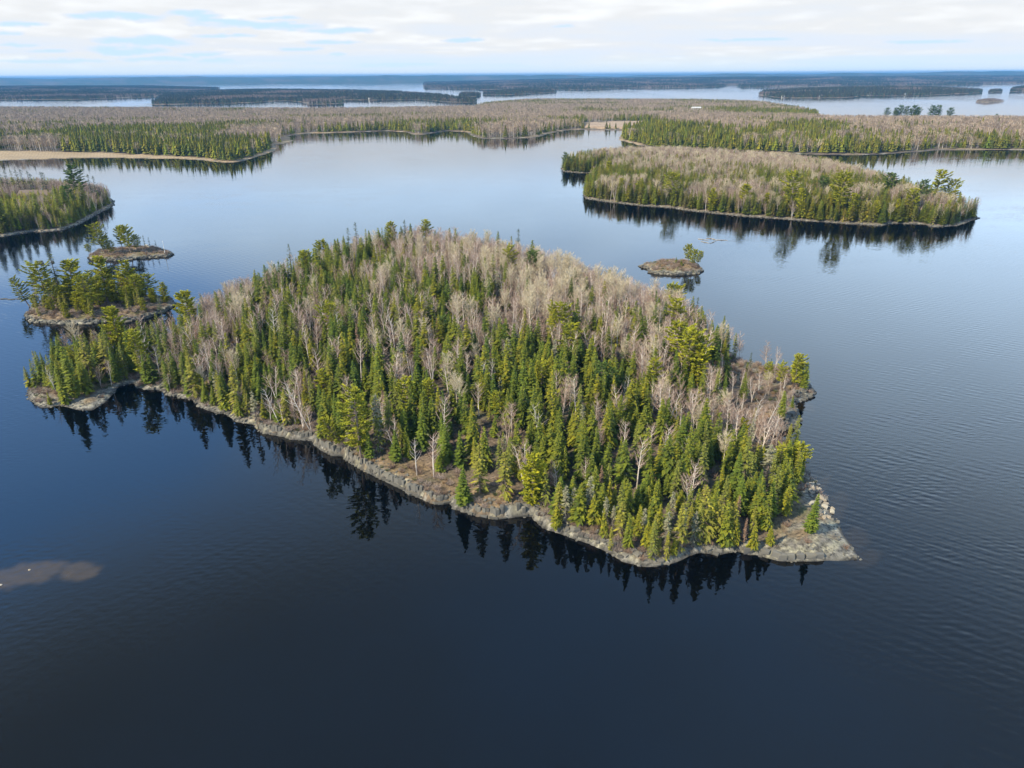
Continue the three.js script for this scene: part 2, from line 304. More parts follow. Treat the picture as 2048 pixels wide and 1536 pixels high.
// values given at some places, blended between them
const field = (list) => { const a = list.map(([px, py, ...v]) => [...lake(px, py), v]); return (x, z, k = 0) => { let s = 0, w = 0; for (const [ax, az, v] of a) { const q = 1 / ((x - ax) ** 2 + (z - az) ** 2 + 25) ** 1.6; s += q * v[k]; w += q; } return s / w; }; };
// ground detail: grain only
const grain = (() => {
  const n = 512, d = new Uint8Array(n * n * 4), T = 16;
  const per = (x, y, p) => { const i = Math.floor(x), j = Math.floor(y), fx = x - i, fy = y - j, u = fx * fx * (3 - 2 * fx), v = fy * fy * (3 - 2 * fy), h = (a, b) => hash2(((a % p) + p) % p + p * 7, ((b % p) + p) % p); return mix(mix(h(i, j), h(i + 1, j), u), mix(h(i, j + 1), h(i + 1, j + 1), u), v); };
  for (let y = 0; y < n; y++) for (let x = 0; x < n; x++) { let s = 0, a = 0.5, p = T; for (let k = 0; k < 5; k++) { s += a * per(x / n * p, y / n * p, p); a *= 0.62; p *= 2; } const v = clamp(150 + (s / 1.2 - 0.5) * 330, 40, 255), o = (y * n + x) * 4; d[o] = v; d[o + 1] = v; d[o + 2] = v * 0.98; d[o + 3] = 255; }
  const t = new THREE.DataTexture(d, n, n); t.wrapS = t.wrapT = THREE.RepeatWrapping; t.magFilter = t.minFilter = THREE.LinearFilter; t.needsUpdate = true; return t;
})();
const groundMat = mat({ vertexColors: true, map: grain, bumpMap: grain, bumpScale: 0.12, color: new THREE.Color().setRGB(1.6, 1.6, 1.6), roughness: 0.95 });
function landMesh(name, L, cell, height, color, outer = 2) {
  const [x0, z0, x1, z1] = L.box, nx = Math.ceil((x1 - x0 + 2 * outer) / cell) + 1, nz = Math.ceil((z1 - z0 + 2 * outer) / cell) + 1;
  const id = new Int32Array(nx * nz).fill(-1), pos = [], col = [], uv = [], idx = [], ok = new Uint8Array(nx * nz), D = new Float32Array(nx * nz);
  for (let j = 0; j < nz; j++) for (let i = 0; i < nx; i++) D[j * nx + i] = L.dist(x0 - outer + i * cell, z0 - outer + j * cell);
  const lim = -Math.max(outer * 0.9, cell * 1.5);
  for (let j = 0; j + 1 < nz; j++) for (let i = 0; i + 1 < nx; i++) { const q = [j * nx + i, j * nx + i + 1, (j + 1) * nx + i, (j + 1) * nx + i + 1]; if (q.some((k) => D[k] > lim)) for (const k of q) ok[k] = 1; }
  for (let j = 0; j < nz; j++) for (let i = 0; i < nx; i++) { const k = j * nx + i; if (!ok[k]) continue; const x = x0 - outer + i * cell, z = z0 - outer + j * cell, y = height(x, z, D[k]); id[k] = pos.length / 3; pos.push(x, y, z); col.push(...color(x, z, D[k], y)); uv.push(x / 9, z / 9); }
  for (let j = 0; j + 1 < nz; j++) for (let i = 0; i + 1 < nx; i++) { const a = id[j * nx + i], b = id[j * nx + i + 1], c = id[(j + 1) * nx + i], d = id[(j + 1) * nx + i + 1]; if (a >= 0 && b >= 0 && c >= 0 && d >= 0) idx.push(a, c, b, b, c, d); }
  const g = new THREE.BufferGeometry();
  g.setAttribute('position', new THREE.Float32BufferAttribute(pos, 3)); g.setAttribute('color', new THREE.Float32BufferAttribute(col, 3)); g.setAttribute('uv', new THREE.Float32BufferAttribute(uv, 2)); g.setIndex(idx); g.computeVertexNormals();
  const m = new THREE.Mesh(g, groundMat); m.name = numbered(name); scene.add(m); return m;
}
const ROCK = C(0.150, 0.141, 0.124), LITTER = C(0.125, 0.092, 0.065), MOSS = C(0.085, 0.085, 0.035), DRY = C(0.26, 0.175, 0.085);
function rockColor(x, z, y, tipK = 0) {
  let k = 0.62 + 0.6 * fbm(x * 0.35, z * 0.35, 4) - 0.45 * sstep(0.035, 0.0, Math.abs(fbm(x * 0.45 + 11, z * 0.45 + 3, 3) - 0.5)); let c = [ROCK[0] * k, ROCK[1] * k, ROCK[2] * k];
  c = mix3(c, C(0.33, 0.305, 0.215), sstep(mix(0.52, 0.40, tipK), 0.72, fbm(x * 0.8 + 40, z * 0.8, 3)) * 0.85);      // pale lichen
  c = mix3(c, C(0.34, 0.32, 0.28), sstep(0.30, 0.40, y) * sstep(0.62, 0.45, y) * 0.5);              // dry line above the water
  c = mix3(c, C(0.20, 0.125, 0.06), sstep(0.58, 0.74, fbm(x * 0.27 + 70, z * 0.27, 3)) * 0.7 * sstep(0.6, 1.2, y));      // rusty litter in the hollows
  return mix3(c, C(0.045, 0.042, 0.038), sstep(0.32, 0.18, y));                                     // wet foot
}
function floorColor(x, z) { const n = fbm(x * 0.13, z * 0.13, 4), m = fbm(x * 0.5 + 9, z * 0.5, 3); return mix3(mix3(LITTER, MOSS, sstep(0.45, 0.7, n)), C(0.19, 0.14, 0.10), sstep(0.5, 0.75, m) * 0.6); }

// the big island in the middle
const MAIN_RING = [[73, 746], [55, 779], [56, 796], [72, 811], [82, 816], [100, 815], [118, 811], [128, 813], [154, 820], [185, 821], [205, 809], [232, 784], [239, 772], [267, 767], [273, 775], [301, 780], [314, 779], [335, 791], [362, 797], [386, 801], [400, 815], [434, 828], [448, 827], [472, 844], [506, 847], [519, 862], [544, 869], [567, 873], [602, 880], [627, 881], [630, 890], [646, 901], [664, 911], [686, 912], [693, 920], [720, 936], [764, 959], [811, 981], [816, 987], [843, 996], [875, 1009], [890, 1008], [902, 1006], [910, 1018], [951, 1031], [992, 1038], [1054, 1032], [1060, 1030], [1071, 1041], [1088, 1057], [1111, 1064], [1134, 1072], [1172, 1085], [1205, 1099], [1225, 1110], [1246, 1124], [1269, 1129], [1313, 1133], [1334, 1129], [1357, 1123], [1375, 1113], [1398, 1105], [1436, 1110], [1474, 1102], [1498, 1110], [1513, 1109], [1534, 1116], [1560, 1122], [1604, 1123], [1654, 1121], [1721, 1119],
  [1707, 1094], [1686, 1068], [1676, 1046], [1648, 991], [1630, 962], [1613, 945], [1602, 920], [1592, 900], [1575, 886], [1545, 880], [1520, 884], [1512, 875], [1530, 869], [1560, 862], [1588, 856], [1599, 848], [1596, 832], [1584, 818], [1594, 806], [1623, 796], [1631, 789], [1627, 780], [1617, 772], [1608, 755], [1575, 742], [1530, 736], [1480, 724], [1440, 690], [1385, 650], [1300, 618], [1200, 590], [1080, 552], [960, 528], [840, 518], [720, 524], [620, 550], [520, 585], [430, 622], [370, 655], [310, 694], [230, 702], [160, 708], [110, 722]];
const main = new Land(MAIN_RING, 1, 0.5);
const edgeF = field([[70, 790, 1.2, 5], [150, 815, 1.3, 5], [235, 780, 0.8, 2.2], [330, 788, 0.8, 2.5], [440, 828, 0.9, 2.5], [520, 860, 1.8, 1.2], [600, 880, 2.4, 1.0], [690, 915, 2.4, 0.9], [760, 957, 2.5, 0.9], [840, 995, 2.6, 0.9], [900, 1008, 2.0, 0.9], [960, 1033, 2.9, 0.9], [1050, 1032, 2.9, 0.9], [1075, 1045, 1.2, 2.2], [1150, 1077, 1.2, 2], [1250, 1125, 1.4, 2.6], [1320, 1132, 1.4, 2.6], [1400, 1106, 1.2, 2.4], [1500, 1109, 1.6, 2.5], [1560, 1121, 1.9, 2], [1640, 1121, 2.0, 4], [1700, 1110, 1.4, 7], [1680, 1060, 1.4, 7], [1650, 1000, 1.6, 7], [1610, 945, 1.2, 4], [1560, 882, 1.0, 3], [1560, 862, 3.0, 2], [1595, 845, 3.0, 2.5], [1590, 815, 1.5, 2.5], [1625, 790, 2.0, 4], [1560, 738, 2.2, 2], [1480, 724, 2.2, 3], [1300, 618, 1.5, 4], [900, 520, 2, 5], [500, 590, 1.5, 4], [250, 700, 1, 3]]);
const hillF = field([[840, 545, 12], [700, 560, 9.5], [980, 560, 11], [1100, 610, 10], [600, 600, 7.5], [500, 640, 5], [400, 690, 4], [300, 740, 2.5], [150, 760, 1], [900, 650, 12], [1100, 720, 10], [1250, 700, 8], [800, 720, 10], [600, 740, 7.5], [450, 770, 3.5], [700, 850, 6], [900, 850, 7.5], [900, 940, 4.5], [1100, 880, 6.5], [1300, 850, 5.5], [1300, 980, 4], [1500, 980, 2.5], [1600, 1060, 0.8], [1450, 800, 4.5], [1550, 780, 2.6], [1380, 700, 5.5], [1250, 1070, 2], [1050, 960, 4]]);
const mainH = (x, z, d = main.dist(x, z)) => {
  if (d < 0) return Math.max(-3, d * 0.5);
  const e = edgeF(x, z) * (0.62 + 0.7 * noise(x * 0.11, z * 0.11)), w = edgeF(x, z, 1), n = (fbm(x * 0.25, z * 0.25, 3) - 0.5);
  return e * Math.pow(clamp(d / w), 0.8) + (hillF(x, z)) * sstep(w * 0.7, 34, d) + n * Math.min(1.4, d * 0.25);
};
const clearings = [[820, 957, 6], [900, 990, 5], [985, 1012, 7], [765, 945, 3.5], [1485, 768, 12], [1525, 762, 11], [1450, 778, 7], [1550, 850, 8], [1655, 1098, 12], [1590, 1106, 5], [1652, 1008, 8], [1626, 965, 5], [1690, 1103, 14], [170, 805, 6.5], [210, 790, 5], [80, 800, 6], [1570, 860, 7], [1600, 785, 6]].map(([x, y, r]) => [...lake(x, y), r]);
const clear = (x, z) => clearings.reduce((m, [cx, cz, r]) => Math.max(m, 1 - Math.hypot(x - cx, z - cz) / r), -1);
const isl = landMesh('wooded_island', main, 1.0, mainH, (x, z, d, y) => {
  const w = edgeF(x, z, 1), k = clear(x, z), tip = sstep(0.0, 0.35, k) * (fbm(x * 0.3 + 3, z * 0.3, 3) > 0.52 ? 0.2 : 0.85);
  const near = sstep(w + 1.2, w * 0.8, d + (fbm(x * 0.6, z * 0.6, 3) - 0.5) * 3);
  let c = mix3(floorColor(x, z), mix3(DRY, LITTER, fbm(x * 0.4, z * 0.4, 3)), sstep(-0.1, 0.3, k) * 0.8);
  const onTip = Math.hypot(x - clearings[8][0], z - clearings[8][1]) < 18 || Math.hypot(x - clearings[13][0], z - clearings[13][1]) < 14 || Math.hypot(x - clearings[4][0], z - clearings[4][1]) < 12 ? tip : 0;
  return mix3(c, rockColor(x, z, y, Math.hypot(x - clearings[8][0], z - clearings[8][1]) < 19 || Math.hypot(x - clearings[4][0], z - clearings[4][1]) < 12 ? 1 : 0), Math.max(near, onTip));
});
tag(isl, 'largest wooded island in the middle with a jointed grey rock shore', 'island', null, 'structure');

// the lands round about
const simpleH = (L, top, w = 30, edge = 0.8) => (x, z, d = L.dist(x, z)) => d < 0 ? Math.max(-3, d * 0.4) : edge * clamp(d / 2.5) + (top - edge) * sstep(0, w, d) + (fbm(x * 0.05, z * 0.05, 3) - 0.5) * Math.min(3, d * 0.1);
const shoreColor = (band, shore) => (x, z, d, y) => { const n = fbm(x * 0.2, z * 0.2, 3); return mix3(mix3(floorColor(x, z), shore, sstep(band, band * 0.5, d + (n - 0.5) * band) * (band < 10 || (x < -200 && z > -1150) ? 1 : sstep(0.42, 0.62, fbm(x * 0.012, z * 0.012, 3)))), y < 0.15 ? C(0.05, 0.045, 0.04) : rockColor(x, z, y), sstep(Math.min(3, band * 0.45), Math.min(1.5, band * 0.2), d)); };
const islet = (name, pts, seed, top, w, label) => {
  const L = new Land(pts, seed, 0.8), h = (x, z, d = L.dist(x, z)) => d < 0 ? Math.max(-3, d * 0.5) : (0.75 + 0.8 * noise(x * 0.15, z * 0.15)) * Math.pow(clamp(d / 1.3), 0.7) + (top - 1.15) * sstep(0.5, w, d) + (fbm(x * 0.22, z * 0.22, 3) - 0.5) * Math.min(2.4, d * 0.5);
  const m = landMesh(name, L, 0.9, h, (x, z, d, y) => mix3(mix3(floorColor(x, z), DRY, 0.55 * fbm(x * 0.2, z * 0.2, 2)), rockColor(x, z, y), Math.max(sstep(2.6, 1.6, d + (fbm(x * 0.5, z * 0.5, 3) - 0.5) * 2.5), sstep(0.6, 0.72, fbm(x * 0.22 + 5, z * 0.22, 3)))));
  tag(m, label, 'island', null, 'structure');
  return { L, h, m };
};
const islA = islet('pine_islet', [[49, 632], [62, 645], [110, 648], [170, 648], [196, 647], [204, 644], [229, 645], [280, 640], [302, 634], [331, 624], [354, 609], [346, 600], [312, 594], [250, 588], [150, 592], [95, 600], [66, 615]], 21, 2.8, 9, 'nearer rocky islet of yellow-green pines at the left');
const islB = islet('pine_islet', [[176, 516], [195, 522], [234, 522], [262, 519], [293, 516], [332, 514], [347, 509], [332, 502], [293, 495], [250, 497], [195, 502]], 22, 2.0, 8, 'farther low islet of dark open pines at the left');
const islG = islet('pine_islet', [[1277.5, 533], [1303, 541], [1295, 544], [1310, 548], [1351, 551], [1396, 548.5], [1400, 545.5], [1407, 542], [1395, 531], [1357, 523], [1322, 523], [1293, 528]], 23, 2.2, 7, 'small lone brown-topped islet with pines at its right end');
const lone = (pts, seed, cell, top, w, band, shore, name, label, cat) => { const L = new Land(pts, seed, cell * 0.35), h = simpleH(L, top, w), m = landMesh(name, L, cell, h, (x, z, d, y) => name === 'mainland' && d > 2 && inPoly(strip, x, z) ? mix3(C(0.40, 0.30, 0.185), C(0.27, 0.20, 0.12), fbm(x * 0.02, z * 0.06, 3)) : shoreColor(band, shore)(x, z, d, y), cell * 2); tag(m, label, cat, null, 'structure'); return { L, h, m }; };
const SAND = C(0.36, 0.265, 0.16);
const home = lone([[-420, 470], [-150, 478], [0, 474], [65, 463], [73, 465], [126, 460], [159, 449], [187, 433], [208, 422], [229, 410], [230, 403], [214, 392], [150, 382], [60, 380], [-150, 382], [-420, 384]], 31, 2, 3.5, 30, 5, C(0.27, 0.22, 0.16), 'wooded_point', 'wooded point with a house at the left edge', 'land');
const right = lone([[1166, 387], [1170, 397], [1205, 403], [1284, 412], [1346, 416], [1372, 421], [1478, 432], [1627, 443], [1759, 452], [1785, 447], [1847, 449], [1864, 454], [1913, 452], [1961, 436], [1935, 429], [1880, 412], [1800, 385], [1700, 356], [1600, 338], [1450, 325], [1300, 320], [1200, 322], [1140, 328], [1121, 337], [1126, 343], [1160, 346], [1200, 346], [1190, 356], [1170, 374]], 32, 2.5, 6, 45, 5, C(0.20, 0.165, 0.12), 'wooded_island', 'second wooded island with rising pale treetops at the right', 'island');
const strip = [[-400, 310], [0, 308], [150, 308.5], [300, 311.5], [430, 318.5], [430, 330], [-400, 345]].map(([x, y]) => lake(x, y));
const inPoly = (P, x, z) => { let k = false; for (let i = 0, j = P.length - 1; i < P.length; j = i++) if ((P[i][1] > z) !== (P[j][1] > z) && x < (P[j][0] - P[i][0]) * (z - P[i][1]) / (P[j][1] - P[i][1]) + P[i][0]) k = !k; return k; };
const mainland = lone([[-600, 330], [-300, 327], [0, 321], [150, 316], [250, 316], [350, 317], [400, 320], [450, 325], [475, 324], [512, 315], [535, 308], [553, 300], [556, 295], [549, 289], [570, 287], [587, 282], [580, 277], [577, 272], [612, 267], [687, 265], [774, 262], [810, 264], [824, 269], [845, 269], [867, 266], [895, 262], [932, 264], [942, 272], [962, 277], [1024, 277], [1074, 274], [1106, 265], [1136, 260], [1169, 259], [1220, 259.5], [1269, 261], [1262, 264], [1240, 270], [1236, 280], [1300, 296], [1450, 303], [1628, 309], [1711, 310], [1761, 309], [1811, 305], [1886, 300], [2048, 300], [2400, 300], [2400, 250], [2048, 247], [1800, 246], [1660, 243], [1643, 236], [1640, 227], [1600, 219], [1530, 208], [1400, 204], [1200, 203], [1050, 203], [965, 210], [940, 218], [700, 222], [500, 222], [300, 221], [0, 219.5], [-400, 221], [-600, 222]], 33, 7, 4, 90, 16, SAND, 'mainland', 'broad wooded mainland with a sandy shore behind the lake', 'land');
const farLand = (pts, seed, cell, top, w, name, label, cat = 'land') => lone(pts, seed, cell, top, w, cell * 1.1, C(0.26, 0.20, 0.14), name, label, cat);
const farA = farLand([[-300, 201], [0, 199], [150, 199], [307, 194], [318, 190], [330, 186], [420, 181], [440, 177], [300, 173], [0, 174], [-300, 175]], 41, 28, 15, 1500, 'far_shore', 'long far wooded shore at the left below the blue hills');
const farB = farLand([[302, 209], [420, 208], [512, 205], [552, 202], [575, 201.5], [600, 204], [617, 209], [650, 208.5], [684, 207], [688, 204], [670, 200.7], [697, 200], [760, 200.5], [834, 199], [860, 201], [900, 205], [952, 205], [955, 202], [920, 198], [880, 192], [800, 186], [700, 183], [560, 181], [420, 183], [330, 188]], 42, 22, 9, 700, 'far_shore', 'far wooded peninsula reaching right across the middle of the lake');
const farC = farLand([[918, 194], [955, 193], [962, 190], [950, 187.5], [920, 188]], 43, 18, 6, 150, 'far_island', 'tiny far wooded island right of the long peninsula', 'island');
const farD = farLand([[966, 190], [1024, 189.5], [1060, 187.5], [1116, 184], [1100, 181], [1020, 182], [966, 186]], 44, 24, 10, 300, 'far_island', 'flat far wooded island left of the wide bright bay', 'island');
const farE = farLand([[850, 177], [1000, 179.5], [1124, 179], [1184, 180], [1224, 177.5], [1261, 176], [1300, 177], [1436, 174], [1459, 171], [1478, 171], [1481, 175], [1560, 175], [1700, 172], [1800, 172], [1960, 170], [1990, 168], [2048, 167], [2400, 160], [2400, 152.5], [1800, 156], [1400, 158], [850, 164]], 45, 70, 34, 2500, 'far_shore', 'far blue-green wooded shore across the right half');
const farF = farLand([[1515, 190], [1561, 196], [1640, 196], [1701, 195], [1726, 191], [1800, 191.5], [1861, 191], [1891, 189], [1961, 186], [1965, 182], [1900, 178], [1750, 177], [1600, 180], [1530, 183]], 46, 24, 12, 400, 'far_island', 'long far wooded island at the right with small pale cottages', 'island');
const farG = farLand([[1976, 185], [2006, 184], [2002, 180.5], [1980, 181]], 47, 14, 3, 80, 'far_island', 'tiny far islet with trees near the right edge', 'island');
const farH = farLand([[1951, 204.5], [1985, 205], [2010, 202.7], [2000, 201.2], [1955, 201.2]], 48, 9, 6, 40, 'far_island', 'low dark bushy islet in open water at the right', 'island');
const farI = farLand([[2016, 183], [2048, 183], [2300, 182], [2300, 172], [2060, 173], [2030, 177]], 49, 26, 12, 300, 'far_shore', 'dark wooded point cut by the right edge of the picture');
// the hills along the horizon
{
  const pos = [], col = [], idx = [], nx = 240, nz = 9;
  for (let j = 0; j < nz; j++) for (let i = 0; i < nx; i++) {
    const a = mix(-0.80, 0.80, i / (nx - 1)), D = mix(9700, 15500, j / (nz - 1)), x = Math.tan(a) * D, z = -D, f = j / (nz - 1);
    const crest = mix(76, 100, sstep(0.15, 0.7, a)) - 18 * sstep(-0.25, 0.0, a) * sstep(0.42, 0.1, a) + (fbm(a * 17 + 3, j * 0.2, 4) - 0.5) * 95 + (fbm(a * 90, j * 0.9 + 4, 3) - 0.5) * 12;
    pos.push(x, j ? crest * sstep(-0.1, 0.62, f) * sstep(1.5, 0.9, f) : -2, z);
    const n = fbm(a * 60, j * 1.3, 3); col.push(...mix3(C(0.030, 0.046, 0.026), C(0.075, 0.065, 0.048), sstep(0.45, 0.7, n)));
  }
  for (let j = 0; j + 1 < nz; j++) for (let i = 0; i + 1 < nx; i++) { const a = j * nx + i; idx.push(a, a + 1, a + nx, a + 1, a + nx + 1, a + nx); }
  const g = new THREE.BufferGeometry(); g.setAttribute('position', new THREE.Float32BufferAttribute(pos, 3)); g.setAttribute('color', new THREE.Float32BufferAttribute(col, 3)); g.setIndex(idx); g.computeVertexNormals();
  const m = new THREE.Mesh(g, mat({ vertexColors: true })); m.name = 'hills'; scene.add(m); tag(m, 'low blue wooded hills along the horizon', 'hills', null, 'structure');
}

// ---------------------------------------------------------------- the lake
{
  const N = 2048, SIZE = 760, X0 = -330, Z0 = -60, bump = new Float32Array(N * N), r = rng(77);
  const waves = Array.from({ length: 26 }, () => { const l = 0.95 * Math.pow(3.6, r()), a = Math.PI / 2 + 0.33 + (r() + r() + r() - 1.5) * 1.15, k = 2 * Math.PI / l; return [Math.cos(a) * k, Math.sin(a) * k, r() * 6.28, l * 0.0011]; });
  const isle = (x, z) => Math.hypot((x + 10) / 170, (z + 270) / 150);
  const coarse = 64, mask = new Float32Array((coarse + 1) * (coarse + 1));
  for (let j = 0; j <= coarse; j++) for (let i = 0; i <= coarse; i++) {
    const x = X0 + i / coarse * SIZE, z = Z0 - j / coarse * SIZE, wind = (sstep(30, 150, x) * 0.95 + sstep(-60, -150, x) * 0.5) * mix(1, 0.3, sstep(-240, -420, z));
    mask[j * (coarse + 1) + i] = 0.19 + wind * (0.55 + 0.7 * fbm(x * 0.012, z * 0.012, 3)) * sstep(0.7, 1.0, isle(x, z)) + 0.22 * fbm(x * 0.02 + 7, z * 0.02, 3);
  }
  for (let j = 0; j < N; j++) for (let i = 0; i < N; i++) {
    const x = X0 + (i + 0.5) / N * SIZE, z = Z0 - (j + 0.5) / N * SIZE, u = i / N * coarse, v = j / N * coarse, a = Math.floor(u), b = Math.floor(v), fu = u - a, fv = v - b, w = coarse + 1;
    const m = mix(mix(mask[b * w + a], mask[b * w + a + 1], fu), mix(mask[(b + 1) * w + a], mask[(b + 1) * w + a + 1], fu), fv);
    let s = 0; for (const [kx, kz, p, am] of waves) s += Math.sin(kx * x + kz * z + p) * am;
    const jit = fbm(x * 0.5, z * 0.8, 2) - 0.5;
    bump[j * N + i] = 0.5 + (s * (0.25 + 1.5 * noise(x * 0.05 + z * 0.02, z * 0.09)) + jit * 0.012) * m * 8;
  }
  const t = new THREE.DataTexture(bump, N, N, THREE.RedFormat, THREE.FloatType); t.wrapS = t.wrapT = THREE.MirroredRepeatWrapping; t.magFilter = t.minFilter = THREE.LinearFilter; t.needsUpdate = true;
  // the colour of the water itself: brown where it is shallow over the shoals
  const M = 1024, clearMap = new Float32Array(M * M * 4), shoal = [[...lake(62, 1148), 8.0, 4.6, 0.1], [...lake(158, 1143), 4.2, 3.4, 0], [...lake(10, 1158), 7, 4.2, 0.15], [...lake(1672, 1020), 10, 2.6, 1.0], [...lake(1708, 1080), 8, 2.8, 1.0], [...lake(1640, 962), 6, 2.2, 1.0], [...lake(1730, 1116), 5, 2.6, 0.5], [...lake(1600, 812), 5, 4, 0]];
  for (let j = 0; j < M; j++) for (let i = 0; i < M; i++) {
    const x = X0 + (i + 0.5) / M * SIZE, z = Z0 - (j + 0.5) / M * SIZE; let v = 0;
    if (z > -300) for (const [cx, cz, rx, rz, an] of shoal) { const dx = x - cx, dz = z - cz; if (dx * dx + dz * dz > 900) continue; const u = (dx * Math.cos(an) - dz * Math.sin(an)) / rx, w = (dx * Math.sin(an) + dz * Math.cos(an)) / rz; v = Math.max(v, (x > 0 ? 0.26 : 1) * sstep(1.2, 0.62, Math.hypot(u, w) + (fbm(x * 0.3, z * 0.3, 4) - 0.5) * 0.9)); }
    const o = (j * M + i) * 4; const w = v * (0.62 + 0.5 * fbm(x * 0.7, z * 0.7, 4)); clearMap[o] = 0.0012 + 0.046 * w; clearMap[o + 1] = 0.0016 + 0.029 * w; clearMap[o + 2] = 0.0024 + 0.010 * w; clearMap[o + 3] = 1;
  }
  const ct = new THREE.DataTexture(clearMap, M, M, THREE.RGBAFormat, THREE.FloatType); ct.wrapS = ct.wrapT = THREE.ClampToEdgeWrapping; ct.magFilter = ct.minFilter = THREE.LinearFilter; ct.needsUpdate = true;
  const cs = [-18000, -9000, -4500, -2200, -1000, -330, 430, 1100, 2200, 4500, 9000, 18000], cz = [3000, 700, -60, -820, -1600, -2600, -4500, -8000, -13000, -18000], pos = [], uv = [], idx = [];
  for (const z of cz) for (const x of cs) { pos.push(x, 0, z); uv.push((x - X0) / SIZE, (Z0 - z) / SIZE); }
  for (let j = 0; j + 1 < cz.length; j++) for (let i = 0; i + 1 < cs.length; i++) { const a = j * cs.length + i; idx.push(a, a + 1, a + cs.length, a + 1, a + cs.length + 1, a + cs.length); }
  const g = new THREE.BufferGeometry(); g.setAttribute('position', new THREE.Float32BufferAttribute(pos, 3)); g.setAttribute('uv', new THREE.Float32BufferAttribute(uv, 2)); g.setIndex(idx); g.computeVertexNormals();
  const wm = new THREE.MeshPhysicalMaterial({ map: ct, roughness: 0.025, ior: 1.5, bumpMap: t, bumpScale: 1 / 8 });
  const m = new THREE.Mesh(g, wm); m.name = 'water'; scene.add(m); tag(m, 'dark calm lake water with reflections', 'water', null, 'structure');
}

// ---------------------------------------------------------------- planting
const plants = [];                                        // every tree of the near lands: kind, shape, place
const plant = (kind, shape, x, y, z, s, o = {}) => { const p = { kind, shape, x, y, z, s, w: o.w ?? 1, ry: o.ry ?? 0, lean: o.lean ?? [0, 0], tint: o.tint ?? 'green', zone: o.zone, sure: o.sure, land: o.land }; plants.push(p); return p; };
const nominal = { pine_tree: 14, birch_tree: 11, aspen_tree: 11, bare_dead_tree: 11 };
const hOf = (p) => (nominal[p.kind] ?? 10) * p.s;
function groundAt(px, py, height) {
  const d = dirOf(px, py); let t = 60;
  for (let k = 0; k < 4000; k++) { const x = d.x * t, z = d.z * t, y = H + d.y * t; if (y <= 0.2) return [x, Math.max(0.2, height(x, z)), z]; if (y < 45) { const h = height(x, z); if (y <= h) return [x, h, z]; } t += y > 60 ? 5 : 0.7; }
  return [d.x * t, 0.2, d.z * t];
}
const pick = (a, r) => a[Math.floor(r() * a.length)];
const R0 = rng(900);
// a tree whose foot and top are given by where they are seen
function stand(kind, shapes, px, py, top, height, o = {}) {
  const [x, y, z] = groundAt(px, py, height);
  let lo = 0.5, hi = 45; for (let k = 0; k < 30; k++) { const m = (lo + hi) / 2; if (project(x, y + m, z)[1] > top) lo = m; else hi = m; }
  const shape = Array.isArray(shapes) ? pick(shapes, R0) : shapes;
  return plant(kind, shape, x, y - 0.1, z, lo / (nominal[kind] ?? 10), { ry: R0() * 6.28, sure: true, ...o });
}
const M_ = mainH;
for (const [x, y, t, w] of [[650, 812, 738, 1.15], [1065, 1012, 906, 1.0], [386, 668, 580, 1.1], [246, 712, 612, 1], [1393, 775, 690, 1], [1480, 890, 835, 0.9]]) stand('pine_tree', FULLPINE, x, y, t, M_, { w, tint: 'green' });
for (const [x, y, t, lean] of [[722, 917, 777], [295, 758, 655, [-0.10, 0.05]], [853, 500, 437], [1301, 800, 716], [1352, 748, 640], [1375, 770, 655], [1535, 768, 722], [1560, 772, 724], [1587, 776, 706], [1590, 952, 884], [1338, 640, 567], [1352, 640, 571], [650, 540, 478], [1450, 930, 870], [1555, 960, 890], [160, 745, 690], [1020, 560, 490]]) stand('pine_tree', PINE, x, y, t, M_, { lean });
stand('pine_tree', PINE[1], 692, 896, 822, M_, { lean: [-0.62, 0.1] });
for (const [x, y, t] of [[1200, 812, 724], [1222, 815, 735], [880, 690, 632], [1060, 570, 500]]) stand('pine_tree', DARKPINE, x, y, t, M_);
for (const [x, y, t] of [[393, 800, 697], [478, 828, 722], [184, 768, 668], [219, 754, 664], [803, 904, 843], [1117, 1040, 960], [1307, 1092, 1024], [1357, 1103, 1004], [1404, 1082, 968], [1432, 1080, 990], [345, 780, 715], [445, 815, 740], [575, 850, 780], [1010, 1000, 900], [1240, 1075, 1000], [960, 985, 885], [1460, 1085, 1000], [1230, 700, 640], [665, 790, 710]]) stand('spruce_tree', OLDSPRUCE, x, y, t, M_, { w: 1.05, tint: 'yellow-green' });
for (const [x, y, t] of [[516, 858, 780], [760, 906, 786], [1131, 1048, 968], [1146, 1046, 974], [1178, 1042, 950], [1210, 1058, 992], [1330, 1095, 1020], [1531, 972, 888], [1285, 1080, 1015], [700, 905, 850], [1385, 1095, 1020], [1225, 1062, 1010]]) stand('lichen_spruce', LICHENSPRUCE, x, y, t, M_, { w: x === 1531 ? 1.7 : 1.05 });
for (const [x, y, t] of [[585, 552, 487], [1036, 520, 457], [1390, 648, 594], [1374, 655, 606], [812, 500, 438], [806, 505, 452], [716, 510, 443], [700, 515, 455], [330, 660, 590], [1498, 748, 704], [1540, 742, 716]]) stand('spruce_tree', THINSPRUCE, x, y, t, M_, { w: 1.2, tint: 'dark' });
for (const [x, y, t] of [[1064, 555, 480], [640, 570, 495], [975, 520, 462], [900, 505, 455], [760, 510, 455]]) stand('spruce_tree', SPRUCE, x, y, t, M_, { w: 1.3 });
for (const [x, y, t] of [[150, 794, 690], [1607, 778, 722], [1561, 838, 780], [128, 800, 735], [1570, 950, 880], [1600, 955, 905], [720, 860, 815], [170, 785, 725]]) stand('cedar_tree', CEDAR, x, y, t, M_, { w: x === 1607 ? 0.8 : 0.72 });
for (const [x, y, t] of [[965, 940, 853], [1405, 1040, 968], [1486, 1088, 1034], [1200, 1000, 930], [1100, 990, 918], [1470, 1060, 990], [640, 700, 640]]) stand('dead_spruce', DEADSPRUCE, x, y, t, M_);
